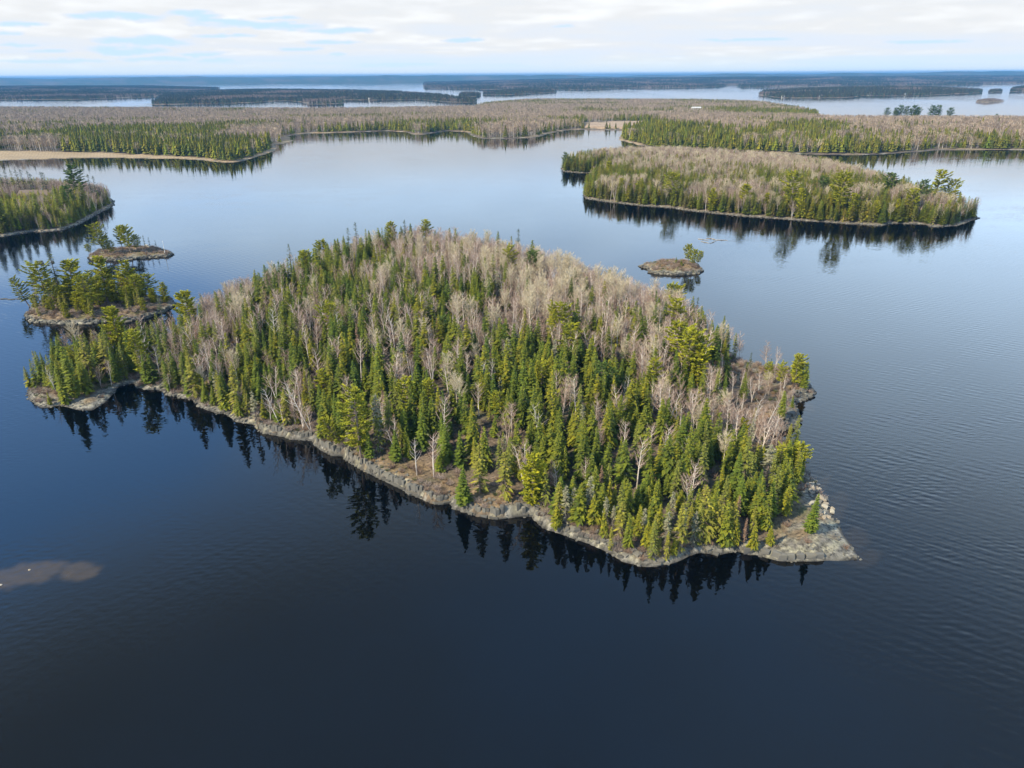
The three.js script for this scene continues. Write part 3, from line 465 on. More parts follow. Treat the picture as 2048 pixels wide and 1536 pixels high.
for (const [x, y, t, lean] of [[1075, 884, 804], [834, 952, 876], [890, 888, 838], [1370, 936, 870], [1326, 930, 862], [1472, 880, 832], [113, 784, 730, [-0.2, 0]], [294, 726, 655], [554, 700, 612], [430, 755, 688, [-0.3, 0]], [370, 745, 690, [-0.3, 0]], [620, 860, 760, [-0.35, 0]], [560, 850, 770, [-0.3, 0]], [1190, 870, 800], [1210, 872, 806], [970, 800, 720], [985, 790, 716], [1250, 820, 750], [790, 700, 620], [1500, 860, 790, [0.2, 0]], [1530, 860, 795, [0.3, 0]], [680, 690, 620]]) stand('bare_dead_tree', SNAG, x, y, t, M_, { lean });

const deciF = (x, z) => { const v = deciR(x, z); return v > 0.74 ? v : v * 0.85; }, deciR = field([[150, 770, 0.12], [300, 740, 0.3], [420, 770, 0.3], [420, 670, 0.8], [480, 650, 0.8], [520, 690, 0.5], [600, 600, 0.25], [560, 740, 0.42], [700, 650, 0.42], [650, 730, 0.42], [780, 600, 0.4], [850, 560, 0.75], [900, 600, 0.9], [1000, 600, 0.92], [1100, 640, 0.94], [1200, 660, 0.88], [1000, 720, 0.9], [1100, 720, 0.82], [870, 680, 0.25], [850, 760, 0.8], [920, 790, 0.75], [1250, 750, 0.76], [1340, 780, 0.55], [1300, 720, 0.8], [1160, 760, 0.7], [1450, 740, 0.6], [700, 830, 0.35], [800, 830, 0.3], [900, 880, 0.25], [1000, 820, 0.2], [1100, 850, 0.2], [1200, 840, 0.15], [1300, 840, 0.12], [1000, 920, 0.08], [1100, 940, 0.05], [1200, 910, 0.1], [1300, 930, 0.1], [1400, 960, 0.08], [1500, 980, 0.05], [1250, 1060, 0.05], [1450, 1080, 0.08], [1560, 1060, 0.03], [1350, 910, 0.3], [1540, 820, 0.8], [1440, 800, 0.35], [1400, 700, 0.35], [1330, 660, 0.8], [840, 930, 0.4], [640, 560, 0.3]]);
{
  const coveAt = lake(1545, 815), r = rng(1001), [x0, z0, x1, z1] = main.box, s = 3.4;
  for (let z = z0; z < z1; z += s) for (let x = x0; x < x1; x += s) {
    const px = x + r() * s, pz = z + r() * s, a = r(), b = r(), c = r(), e = r(), d = main.dist(px, pz);
    if (d < 0.55) continue;
    const k = clear(px, pz); if (k > -0.02 && a > 0.06) continue;
    const f = deciF(px, pz), y = mainH(px, pz, d) - 0.1, clump = fbm(px * 0.07 + 20, pz * 0.07, 3);
    const ff = clamp(f + (clump - 0.5) * 1.3 * (f > 0.1 && f < 0.9 ? 1 : 0.2));
    const near = sstep(10, 2, d), low = sstep(24, 4, d);
    if (b < ff) {
      if (c < 0.34) continue;
      const pale = f > 0.78 ? 0.36 : 0.10, cove = Math.hypot(px - coveAt[0], pz - coveAt[1]) < 24 ? 0.62 : 1, sc = (0.88 + 0.48 * e) * (1 - 0.30 * near) * cove;
      if (c < 0.34 + 0.66 * pale) plant('aspen_tree', pick(ASPEN, r), px, y, pz, sc * 1.06, { ry: r() * 6.28, w: 0.9 + 0.3 * r(), lean: [(r() - 0.5) * 0.12, (r() - 0.5) * 0.12] });
      else plant('birch_tree', pick(r() < 0.25 ? BROWNBIRCH : BIRCH, r), px, y, pz, sc, { ry: r() * 6.28, w: 0.85 + 0.3 * r(), lean: [(r() - 0.5) * 0.2, (r() - 0.5) * 0.2] });
    } else {
      if (c < 0.06 + 0.15 * ff + 0.5 * sstep(0.60, 0.72, fbm(px * 0.11 + 50, pz * 0.11, 2)) * (low > 0.4 ? 0 : 1)) continue;
      const cove = Math.hypot(px - coveAt[0], pz - coveAt[1]) < 24 ? 0.72 : 1, sc = (0.50 + 0.92 * Math.pow(e, 0.8)) * (1 - 0.16 * low) * (f < 0.16 ? 1.04 : 1.16) * cove, tint = low > 0.5 ? (e < 0.5 ? 'yellow-green' : 'green') : c < 0.42 ? 'dark' : c < 0.8 ? 'green' : 'yellow-green';
      const q = r();
      if (q > 0.985) plant('dead_spruce', pick(DEADSPRUCE, r), px, y, pz, sc * 0.85, { ry: r() * 6.28 });
      else if (q < (low > 0.3 ? 0.07 : 0.025)) plant('lichen_spruce', pick(LICHENSPRUCE, r), px, y, pz, sc * 0.9, { ry: r() * 6.28 });
      else if (q > 0.972) plant('pine_tree', pick(PINE, r), px, y, pz, sc * 0.72, { ry: r() * 6.28, lean: [(r() - 0.5) * 0.15, (r() - 0.5) * 0.15] });
      else if (q < 0.20 * low + 0.11) plant('spruce_tree', pick(OLDSPRUCE, r), px, y, pz, sc, { ry: r() * 6.28, tint: e < 0.5 ? 'yellow-green' : 'green', w: 0.85 });
      else if (q > (f < 0.16 ? 0.86 : 0.50)) plant('fir_tree', pick(FIR, r), px, y, pz, sc * 0.92, { ry: r() * 6.28, tint, w: 0.85 + 0.35 * r(), lean: [(r() - 0.5) * 0.08, (r() - 0.5) * 0.08] });
      else plant('spruce_tree', pick(SPRUCE, r), px, y, pz, sc, { ry: r() * 6.28, tint, w: (0.82 + 0.42 * r()), lean: [(r() - 0.5) * 0.09, (r() - 0.5) * 0.09] });
    }
  }
}
{ const r = rng(1003), [x0, z0, x1, z1] = islA.L.box; for (let k = 0; k < 400; k++) { const x = mix(x0, x1, r()), z = mix(z0, z1, r()), d = islA.L.dist(x, z), e = r(), q = r(); if (d < 3.2 || k % 4) continue; const y = islA.h(x, z, d) - 0.1; if (q < 0.45) plant('pine_tree', pick(FULLPINE, r), x, y, z, 0.42 + 0.4 * e, { ry: r() * 6.28, w: 1.2, zone: 'nearer left islet' }); else plant('spruce_tree', pick(OLDSPRUCE, r), x, y, z, 0.4 + 0.55 * e, { ry: r() * 6.28, tint: 'yellow-green', zone: 'nearer left islet' }); } }
const ZA = 'nearer left islet', ZB = 'farther left islet', ZG = 'lone right islet', ZH = 'house point at left', ZR = 'second island at right', ZE = 'shore behind the second island';
for (const [x, y, t, w, l, k] of [[59, 613, 552, 1.1, [-0.35, 0], 0], [98, 614, 525, 1.1, 0, 0], [156, 611, 519, 1.25, 0, 1], [180, 623, 550, 1.2, 0, 0], [203, 606, 552, 1, 0, 1], [217, 596, 511, 1, 0, 1], [264, 599, 520, 1.15, 0, 1], [242, 608, 569, 1.5, 0, 0], [278, 605, 548, 1.1, 0, 0], [302, 600, 546, 1.2, 0, 0], [72, 616, 588, 1.6, 0, 1], [120, 615, 575, 1.3, 0, 1], [140, 612, 560, 1.1, 0, 1], [230, 604, 560, 1.2, 0, 1], [190, 600, 540, 1.1, 0, 1]]) stand('pine_tree', k ? FULLPINE : PINE, x, y, t, islA.h, { w, lean: l || [0, 0], zone: ZA });
for (const [x, y, t] of [[127, 610, 505], [332, 601, 564]]) stand('spruce_tree', THINSPRUCE, x, y, t, islA.h, { w: 1.3, zone: ZA });
for (const [x, y, t] of [[110, 618, 585], [125, 621, 595], [165, 605, 560], [250, 598, 545], [80, 608, 565]]) stand('birch_tree', BROWNBIRCH, x, y, t, islA.h, { zone: ZA });
for (const [x, y, t, w, l] of [[210, 508, 446, 1, [-0.2, 0]], [216, 508, 470, 1.2, 0], [246, 502, 452, 1.0, 0], [262, 506, 448, 1.0, [-0.15, 0]], [275, 502, 468, 1.1, 0], [183, 509, 487, 1.2, [-0.3, 0]], [225, 508, 480, 1.2, 0]]) stand('pine_tree', PINE, x, y, t, islB.h, { w, lean: l || [0, 0], zone: ZB });
for (const [x, y, t] of [[291, 497, 470], [301, 498, 474], [314, 503, 480], [283, 500, 476]]) stand('spruce_tree', THINSPRUCE, x, y, t, islB.h, { w: 1.3, tint: 'dark', zone: ZB });
for (const [x, y, t, w, l] of [[1376, 527, 487, 0.95, 0], [1383, 534, 497, 1.0, [0.12, 0]], [1392, 531, 500, 0.95, [0.28, 0]]]) stand('pine_tree', PINE[2], x, y, t, islG.h, { w, lean: l || [0, 0], zone: ZG });
for (const [x, y, t] of [[1352, 525, 513], [1362, 532, 517], [1335, 524, 517]]) stand('spruce_tree', SPRUCE, x, y, t, islG.h, { w: 1.6, zone: ZG });
// the point with the house
for (const [x, y, t, w] of [[83, 452, 388, 1.0], [45, 458, 396, 1.0], [13, 463, 384, 0.95], [137, 436, 371, 1.0], [173, 423, 363, 1.0], [124, 438, 376, 1.0], [62, 455, 402, 0.9], [-10, 465, 390, 0.9], [152, 432, 385, 1.0], [28, 458, 400, 0.9], [105, 447, 408, 1.0]]) stand('cedar_tree', CEDAR, x, y, t, home.h, { w, zone: ZH });
for (const [x, y, t] of [[157, 402, 330], [143, 425, 372]]) stand('pine_tree', DARKPINE, x, y, t, home.h, { w: 1.2, zone: ZH });
for (const [x, y, t] of [[100, 402, 344], [94, 402, 343], [12, 396, 337], [23, 396, 340], [35, 396, 338], [45, 397, 337], [56, 397, 338], [68, 400, 341], [74, 400, 346], [115, 402, 366], [198, 412, 351], [188, 408, 347], [206, 412, 372], [-8, 396, 340], [215, 408, 385]]) stand('spruce_tree', THINSPRUCE, x, y, t, home.h, { w: 1.35, tint: 'dark', zone: ZH });
// the tall pines of the island at the right
for (const [x, y, t, k, w] of [[1865, 416, 337, 0, 1.1], [1895, 420, 357, 0, 1.0], [1676, 434, 341, 0, 0.9], [1579, 424, 341, 0, 0.9], [1487, 421, 368, 1, 1.2], [1423, 423, 375, 1, 0.9], [1342, 408, 344, 0, 1.1], [1280, 400, 357, 1, 1.1], [1820, 438, 375, 0, 1.2], [1776, 405, 345, 2, 1.2], [1790, 442, 397, 1, 0.9], [1218, 362, 322, 1, 1], [1131, 337, 305, 2, 0.9], [1146, 340, 312, 2, 1], [1597, 436, 376, 1, 0.8], [1670, 380, 346, 0, 1], [1700, 440, 385, 0, 1], [1745, 444, 400, 1, 0.9], [1836, 420, 360, 2, 1], [1890, 440, 400, 1, 0.8], [1530, 425, 385, 1, 0.9], [1240, 395, 355, 0, 1], [1640, 400, 350, 2, 1]]) stand('pine_tree', [PINE, FULLPINE, DARKPINE][k], x, y, t, right.h, { w, zone: ZR });
for (const [x, t] of [[1770, 216], [1787, 215], [1798, 211], [1808, 213], [1822, 210], [1830, 214], [1861, 211], [1873, 210], [1895, 215], [1990, 228]]) stand('pine_tree', DARKPINE, x, 244, t, mainland.h, { w: 1.1, zone: ZE });

// ---------------------------------------------------------------- a place in words for every tree of the big island
const zones = [[150, 785, 'on the rocky left point'], [320, 765, 'above the dark left cove'], [450, 800, 'on the left front shore'], [450, 680, 'in the left birch stand'], [600, 800, 'above the cliff beside the leaning pine'], [590, 590, 'on the left skyline'], [790, 900, 'behind the brown clearing'], [800, 540, 'along the top skyline'], [740, 690, 'on the left middle slope'], [920, 800, 'on the slope below the pale grove'], [1000, 620, 'in the pale bare grove'], [1130, 680, 'right in the pale bare grove'], [1080, 800, 'in the middle of the slope'], [960, 960, 'above the square grey cliff'], [1150, 1010, 'right of the square grey cliff'], [1310, 1060, 'along the low front shore'], [1200, 900, 'in the dense front stand'], [1350, 900, 'in the dense right stand'], [1400, 1000, 'in the stand before the tip'], [1540, 1030, 'behind the bare rock tip'], [1500, 880, 'beside the right cove'], [1520, 780, 'around the bare right ledge'], [1350, 740, 'on the right slope'], [1250, 640, 'along the right back shore'], [960, 550, 'on the back crest']].map(([x, y, t]) => { const [gx, , gz] = groundAt(x, y, mainH); return [gx, gz, t]; });
for (const p of plants) { p.main = !p.zone; if (!p.zone) { let b = 1e18; for (const [zx, zz, t] of zones) { const q = (p.x - zx) ** 2 + (p.z - zz) ** 2; if (q < b) { b = q; p.zone = t; } } } else p.zone = 'on the ' + p.zone; }
// how much of each one the photograph's lens would see, nearest first
{
  const W = 1024, Hh = 768, seen = new Uint8Array(W * Hh), r = rng(55), order = [...plants].sort((a, b) => Math.hypot(a.x, a.z) - Math.hypot(b.x, b.z));
  for (const p of order) {
    const h = hOf(p), a = project(p.x, p.y, p.z), b = project(p.x + p.lean[0] * h, p.y + h, p.z + p.lean[1] * h), px = (a[1] - b[1]) / 2, airy = /birch|aspen|bare/.test(p.kind), half = Math.max(0.6, px * (airy ? 0.17 : 0.14) * p.w);
    let n = 0; p.sx = a[0];
    const y0 = Math.max(0, Math.round(b[1] / 2)), y1 = Math.min(Hh - 1, Math.round(a[1] / 2));
    for (let y = y0; y <= y1; y++) { const f = (y - b[1] / 2) / (px + 1e-6), w = half * (airy ? Math.sqrt(clamp(1 - f * 0.8)) : 0.15 + f), cx = mix(b[0], a[0], f) / 2; for (let x = Math.max(0, Math.round(cx - w)); x <= Math.min(W - 1, cx + w); x++) { const o = y * W + x; if (!seen[o]) { if (!airy || r() < 0.6) { seen[o] = 1; } n++; } } }
    p.seen = n;
  }
}

// ---------------------------------------------------------------- trees one by one, the rest as woods
const ORD = ['leftmost', 'second from left', 'third from left', 'fourth from left', 'fifth from left', 'sixth from left', 'seventh from left', 'eighth from left', 'ninth from left', 'tenth from left', 'eleventh from left', 'twelfth from left', '13th from left', '14th from left', '15th from left', '16th from left', '17th from left', '18th from left', '19th from left', '20th from left'];
const NUM = ['no', 'one', 'two', 'three', 'four', 'five', 'six', 'seven', 'eight', 'nine', 'ten', 'eleven', 'twelve'];
const KIND = {
  spruce_tree: ['spruces', 'spruce', 'spruce tree', 'spruces of the near islands'], fir_tree: ['bushy firs', 'bushy fir', 'fir tree', 'broad firs of the near islands'], pine_tree: ['pines', 'pine', 'pine tree', 'pines of the islands and shores'],
  cedar_tree: ['full cedars', 'full cedar', 'cedar tree', 'cedars of the islands and shores'], lichen_spruce: ['grey lichened spruces', 'grey lichened spruce', 'spruce tree', 'grey lichened spruces near the shore'], dead_spruce: ['dead red-brown spruces', 'dead red-brown spruce', 'dead tree', 'dead red-brown spruces'],
  birch_tree: ['leafless birches', 'leafless birch', 'birch tree', 'leafless birches of the near islands'], aspen_tree: ['cream bare aspens', 'cream bare aspen', 'aspen tree', 'cream bare aspens'], bare_dead_tree: ['white dead birches', 'white dead birch', 'dead tree', 'white dead birches'],
};
const protos = new Map();
function makeTree(p) {
  const tint = /spruce_tree|fir_tree/.test(p.kind) ? p.tint : 'green', key = p.kind + p.shape.crown.uuid + tint;
  let o = protos.get(key);
  if (!o) {
    o = new THREE.Group();
    const t = new THREE.Mesh(p.shape.trunk, barkMat), c = new THREE.Mesh(p.shape.crown, TINTS[tint]);
    t.name = 'trunk'; c.name = 'crown'; o.add(t, c); protos.set(key, o);
  } else { o = o.clone(); o.userData = {}; }
  o.name = numbered(p.kind); scene.add(o); return o;
}
const pose = (o, p) => { o.position.set(p.x, p.y, p.z); o.scale.set(p.s * p.w, p.s, p.s * p.w); const q = new THREE.Quaternion().setFromAxisAngle(new THREE.Vector3(0, 1, 0), p.ry), d = new THREE.Vector3(p.lean[0], 1, p.lean[1]).normalize(); o.quaternion.setFromUnitVectors(new THREE.Vector3(0, 1, 0), d).multiply(q); };
const singles = [], rest = [];
for (const k of Object.keys(KIND)) { const a = plants.filter((p) => p.kind === k).sort((p, q) => q.seen - p.seen); a.forEach((p, i) => { (i < 300 && p.seen >= 14 ? singles : rest).push(p); }); }
{
  const classes = new Map();
  for (const p of singles) { const h = hOf(p); p.size = h < 7.6 ? 'short' : h > 10.2 ? 'tall' : 'middling'; const t = /spruce_tree|fir_tree/.test(p.kind) ? p.tint : ''; const key = [p.kind, p.zone, p.size, t].join('|'); if (!classes.has(key)) classes.set(key, []); classes.get(key).push(p); }
  for (const list of classes.values()) {
    list.sort((a, b) => a.sx - b.sx);
    list.forEach((p, i) => {
      const [many, one, cat, group] = KIND[p.kind], t = /spruce_tree|fir_tree/.test(p.kind) ? p.tint + ' ' : '', n = list.length;
      const label = n === 1 ? `the one ${p.size} ${t}${one} ${p.zone}` : `${ORD[i] ?? `${i + 1}th from left`} of ${NUM[n] ?? n} ${p.size} ${t}${many} ${p.zone}`;
      const o = makeTree(p); pose(o, p); tag(o, label, cat, group);
    });
  }
}
const tmp = new THREE.Object3D(), tc = new THREE.Color(), woodMat = mat({ vertexColors: true, flatShading: true });
function woods(name, label, list, category = 'woods') {           // list of { geometry, p, tint }
  if (!list.length) return;
  const g = new THREE.Group(), by = new Map(), parts = new Map();
  for (const e of list) { if (!by.has(e.geo)) by.set(e.geo, []); by.get(e.geo).push(e); }
  for (const [geo, es] of by) {
    const m = new THREE.InstancedMesh(geo, woodMat, es.length);
    es.forEach((e, i) => { pose(tmp, e.p); tmp.updateMatrix(); m.setMatrixAt(i, tmp.matrix); m.setColorAt(i, tc.setRGB(...e.tint)); });
    m.name = es[0].part ?? 'trees'; m.userData.kind = 'stuff'; g.add(m);
  }
  g.name = numbered(name); scene.add(g); tag(g, label, category, null, 'stuff'); return g;
}
const tintOf = { dark: [0.72, 0.80, 0.9], green: [1, 1, 1], 'yellow-green': [1.35, 1.18, 1.0] };
woods('forest', 'remaining close-grown trees between the single ones on the big island', rest.map((p) => ({ geo: p.shape.all, p, tint: /spruce_tree|fir_tree/.test(p.kind) ? tintOf[p.tint] : [1, 1, 1] })));
// leafless brush and saplings on the big island and the islets
{
  const r = rng(1201), list = [], low = [];
  const add = (L, h, s, dens) => { const [x0, z0, x1, z1] = L.box; for (let z = z0; z < z1; z += s) for (let x = x0; x < x1; x += s) { const px = x + r() * s, pz = z + r() * s, a = r(), b = r(), c = r(), d = L.dist(px, pz); if (d < 0.8 || a > dens(px, pz, d)) continue; const p = { x: px, y: h(px, pz, d) - 0.05, z: pz, s: 0.6 + 0.9 * b, w: 1, ry: c * 6.28, lean: [0, 0] }, f = 0.8 + 0.4 * r(); list.push({ geo: pick(b < 0.3 ? BUSH.slice(2) : BUSH.slice(0, 2), r), p, tint: [f, f, f], part: 'brush' }); } };
  add(main, mainH, 1.9, (x, z, d) => { const k = clear(x, z); const tip = Math.hypot(x - clearings[8][0], z - clearings[8][1]) < 20 || Math.hypot(x - clearings[13][0], z - clearings[13][1]) < 10; return tip ? 0.03 : k > 0 ? 0.55 : d < 8 ? 0.75 : 0.5 * deciF(x, z) + 0.05; });
  for (const I of [islA, islB, islG]) add(I.L, I.h, 1.5, (x, z) => 0.12 + 0.6 * sstep(0.4, 0.65, fbm(x * 0.2, z * 0.2, 2)));
  woods('brush', 'leafless brown brush under and between the trees of the islands', list, 'brush');
}
// woods of the wider land
const inView = (x, y, z, m) => { const [a, b, c] = project(x, y, z); return c < 1 && a > -1024 * m && a < 2048 + 1024 * m && b > -200; };
function fill(land, seed, s, deci, o = {}) {
  const r = rng(seed), out = [], [x0, z0, x1, z1] = land.L.box;
  for (let z = z0; z < z1; z += s) for (let x = x0; x < x1; x += s) {
    const px = x + r() * s, pz = z + r() * s, a = r(), b = r(), c = r(), q = r();
    if (pz > -50 || !inView(px, 0, pz, o.margin ?? 0.25)) continue;
    const d = land.L.dist(px, pz); if (d < (o.inset ?? 3)) continue;
    if (o.skip && o.skip(px, pz)) continue;
    const kk = (o.k ?? 1) * (o.fade ? mix(1, 0.6, sstep(1250, 1900, -pz)) : 1), f = clamp(deci(px, pz) + (fbm(px * (o.patch ?? 0.02) + seed, pz * (o.patch ?? 0.02), 3) - 0.5) * (o.clump ?? 1.5)), y = land.h(px, pz, d) - 0.2, shade = (0.62 + 0.5 * q) * (o.lit ? 1 : 0.85), ff = o.stands ? mix(f, sstep(0.36, 0.62, f), 0.85) : f;
    if (a < ff * (o.shoreGreen && d < 14 ? o.shoreGreen : 1)) out.push({ geo: pick(o.bare, r), p: { x: px, y, z: pz, s: (0.75 + 0.4 * b) * kk, w: (0.9 + 0.35 * c) * (o.w ?? 1), ry: q * 6.28, lean: [(b - 0.5) * 0.1, (c - 0.5) * 0.1] }, tint: [shade, shade, shade], part: 'leafless_trees' });
    else { const t = (0.55 + 0.8 * c) * (o.lit ?? 1); out.push({ geo: pick(o.green, r), p: { x: px, y, z: pz, s: (0.7 + 0.6 * b) * kk, w: (0.85 + 0.3 * q) * (o.w ?? 1), ry: c * 6.28, lean: [0, 0] }, tint: [t * (0.9 + 0.4 * q), t, t * 0.9], part: 'conifers' }); }
  }
  return out;
}
const all = (a) => a.map((x) => x.all);
const houseAt = groundAt(78, 404, home.h), farHouse = groundAt(1392, 222, mainland.h);
woods('forest', 'mixed trees around the house on the left point', fill(home, 61, 3.0, field([[0, 440, 0.35], [100, 420, 0.4], [200, 400, 0.85], [40, 400, 0.6], [-200, 420, 0.4]]), { bare: all(BROWNBIRCH.concat(BIRCH)), green: all(OLDSPRUCE.concat(SPRUCE)), k: 1.0, lit: 1.5, skip: (x, z) => Math.hypot(x - houseAt[0], z - houseAt[2]) < 15 }));
woods('forest', 'mixed woods of the second island at the right', fill(right, 62, 3.7, field([[1190, 385, 0.2], [1300, 380, 0.3], [1350, 396, 0.3], [1400, 402, 0.25], [1500, 402, 0.22], [1600, 412, 0.15], [1650, 392, 0.35], [1250, 345, 0.4], [1150, 335, 0.1], [1250, 370, 0.4], [1280, 335, 0.85], [1350, 380, 0.65], [1400, 335, 0.97], [1500, 345, 0.97], [1600, 365, 0.97], [1450, 395, 0.3], [1550, 415, 0.28], [1650, 420, 0.2], [1700, 375, 0.8], [1750, 430, 0.08], [1800, 410, 0.15], [1870, 430, 0.2], [1920, 440, 0.6], [1270, 405, 0.35], [1360, 412, 0.45], [1480, 425, 0.35]]), { bare: all(BIRCH.concat(ASPEN, BROWNBIRCH)), green: all(SPRUCE.concat(FIR, OLDSPRUCE)), k: 1.25, w: 1.1, lit: 1.1, patch: 0.03, inset: 2.0, shoreGreen: 0.25 }));
const marsh = [[1165, 257.5], [1165, 249], [1220, 246], [1290, 245.5], [1335, 249], [1300, 256], [1271, 259.5], [1200, 258.4]].map(([x, y]) => lake(x, y));
const pale = [[1295, 233], [1290, 228], [1350, 226], [1362, 230]].map(([x, y]) => lake(x, y));
const lowPoint = (x, z) => { const [a, b] = project(x, 0, z); return a > 562 && a < 600 && b > 274 && b < 292; };
const sandStrip = (x, z) => inPoly(strip, x, z);
woods('forest', 'broad mixed woods covering the mainland', fill(mainland, 63, 7.4, field([[0, 290, 0.75], [60, 298, 0.7], [130, 287, 0.1], [200, 282, 0.15], [260, 284, 0.15], [300, 292, 0.15], [400, 292, 0.2], [450, 302, 0.15], [1300, 268, 0.08], [1400, 280, 0.15], [1500, 287, 0.2], [1550, 262, 0.3], [1600, 272, 0.3], [1650, 292, 0.35], [1950, 290, 0.3], [700, 240, 0.5], [400, 250, 0.6], [170, 300, 0.1], [250, 300, 0.12], [320, 300, 0.25], [420, 305, 0.3], [470, 315, 0.4], [60, 308, 0.95], [0, 312, 0.97], [100, 240, 0.85], [300, 240, 0.85], [300, 265, 0.9], [550, 235, 0.75], [540, 285, 0.8], [650, 255, 0.7], [750, 235, 0.75], [820, 258, 0.3], [880, 258, 0.3], [920, 240, 0.8], [985, 270, 0.5], [1060, 268, 0.85], [1100, 225, 0.8], [1100, 210, 0.5], [1300, 220, 0.7], [1250, 238, 0.8], [1400, 222, 0.5], [1560, 225, 0.6], [1600, 228, 0.2], [1270, 275, 0.15], [1330, 285, 0.2], [1450, 285, 0.3], [1420, 255, 0.75], [1550, 270, 0.5], [1700, 255, 0.97], [1850, 255, 0.97], [2000, 255, 0.97], [1700, 295, 0.5], [1850, 290, 0.5], [2000, 290, 0.45], [1780, 300, 0.5]]), { bare: FBIRCH, green: FSPRUCE, k: 1.75, w: 1.15, lit: 0.85, patch: 0.010, clump: 1.0, stands: true, inset: 7, shoreGreen: 0.5, fade: true, skip: (x, z) => inPoly(marsh, x, z) || inPoly(pale, x, z) || sandStrip(x, z) || lowPoint(x, z) || Math.hypot(x - farHouse[0], z - farHouse[2]) < 30 }));
const dk = (v) => () => v;
for (const [land, seed, s, f, k, w, label] of [[farA, 71, 13, 0.34, 1.25, 1.5, 'woods of the long far shore at the left'], [farB, 72, 12, 0.2, 1.35, 1.3, 'dark woods of the far peninsula in the middle'], [farC, 73, 9, 0.1, 1.2, 1.3, 'dark trees of the tiny far island'], [farD, 74, 12, 0.15, 1.2, 1.5, 'dark trees of the flat far island'], [farE, 75, 22, 0.34, 1.5, 1.9, 'blue-green woods of the far right shore'], [farF, 76, 12, 0.26, 1.3, 1.4, 'woods of the long far island at the right'], [farG, 77, 9, 0.2, 0.9, 1.2, 'trees of the far islet near the right edge'], [farH, 78, 5, 0.6, 0.5, 1.3, 'low bushes of the dark islet in open water'], [farI, 79, 11, 0.1, 1.3, 1.4, 'dark trees of the point at the right edge']])
  woods('forest', label, fill(land, seed, s, dk(f), { bare: XBIRCH, green: XSPRUCE, k, w, patch: 0.004, clump: 1.6, stands: true, inset: 2, margin: 0.1 }));
for (const [P, y, name, label, c] of [[marsh, 1.2, 'marsh', 'tan reed marsh at the head of the bay', C(0.34, 0.245, 0.165)], [pale, 5.2, 'clearing', 'reddish cleared ground in the far woods', C(0.33, 0.225, 0.165)]]) {
  const L = new Land([], 1); L.ring = P; L.box = [Math.min(...P.map((p) => p[0])), Math.min(...P.map((p) => p[1])), Math.max(...P.map((p) => p[0])), Math.max(...P.map((p) => p[1]))];
  const m = landMesh(name, L, 6, (x, z, d) => (d < 0 ? -2 : y + 3.4 * sstep(0, 10, d) * (name === 'marsh' ? 1 : 0.6)), (x, z) => { const k = 0.75 + 0.5 * fbm(x * 0.03, z * 0.08, 3); return [c[0] * k, c[1] * k, c[2] * k]; }, 6);
  tag(m, label, name === 'marsh' ? 'marsh' : 'clearing', null, 'structure');
}

// ---------------------------------------------------------------- jointed blocks, boulders and rubble of the rock shore
function stone(seed, foot, sharp) {
  const r = rng(seed), pts = [];
  for (const sx of [-1, 1]) for (const sy of [0, 1]) for (const sz of [-1, 1]) {
    const jj = sharp < 0.2 ? 0.6 : 1, jx = (r() - 0.5) * 0.22 * jj, jy = (r() - 0.5) * 0.2 * jj, jz = (r() - 0.5) * 0.25, c = sharp * (0.6 + r());
    for (const q of [[1 - c, 1, 1], [1, 1 - c, 1], [1, 1, 1 - c]]) pts.push(new THREE.Vector3(sx * 0.5 * q[0] + jx, sy ? 0.5 + 0.5 * q[1] + jy : 0.5 - 0.5 * q[1], sz * 0.5 * q[2] + jz));
  }
  const g = new ConvexGeometry(pts), P = g.attributes.position, col = []; g.deleteAttribute('normal');
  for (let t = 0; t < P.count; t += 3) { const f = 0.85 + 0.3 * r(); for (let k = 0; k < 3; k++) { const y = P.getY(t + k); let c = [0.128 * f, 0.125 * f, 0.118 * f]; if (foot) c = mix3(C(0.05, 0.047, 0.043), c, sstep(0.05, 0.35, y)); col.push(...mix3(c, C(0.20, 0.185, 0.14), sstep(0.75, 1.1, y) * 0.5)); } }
  g.setAttribute('color', new THREE.Float32BufferAttribute(col, 3)); return g;
}
const stoneMats = [[0.74, 0.75, 0.77], [0.9, 0.9, 0.91], [1.08, 1.06, 1.02], [0.55, 0.55, 0.56], [2.0, 1.75, 1.5], [2.4, 2.3, 2.15]].map((c) => mat({ vertexColors: true, flatShading: true, color: new THREE.Color().setRGB(...c), roughness: 0.95 }));
const FOOT = [0, 1, 2, 3, 4].map((k) => stone(500 + k, true, 0.14)), UPPER = [0, 1, 2, 3, 4].map((k) => stone(510 + k, false, 0.13)), ROUND = [0, 1, 2, 3, 4].map((k) => stone(520 + k, false, 0.55));
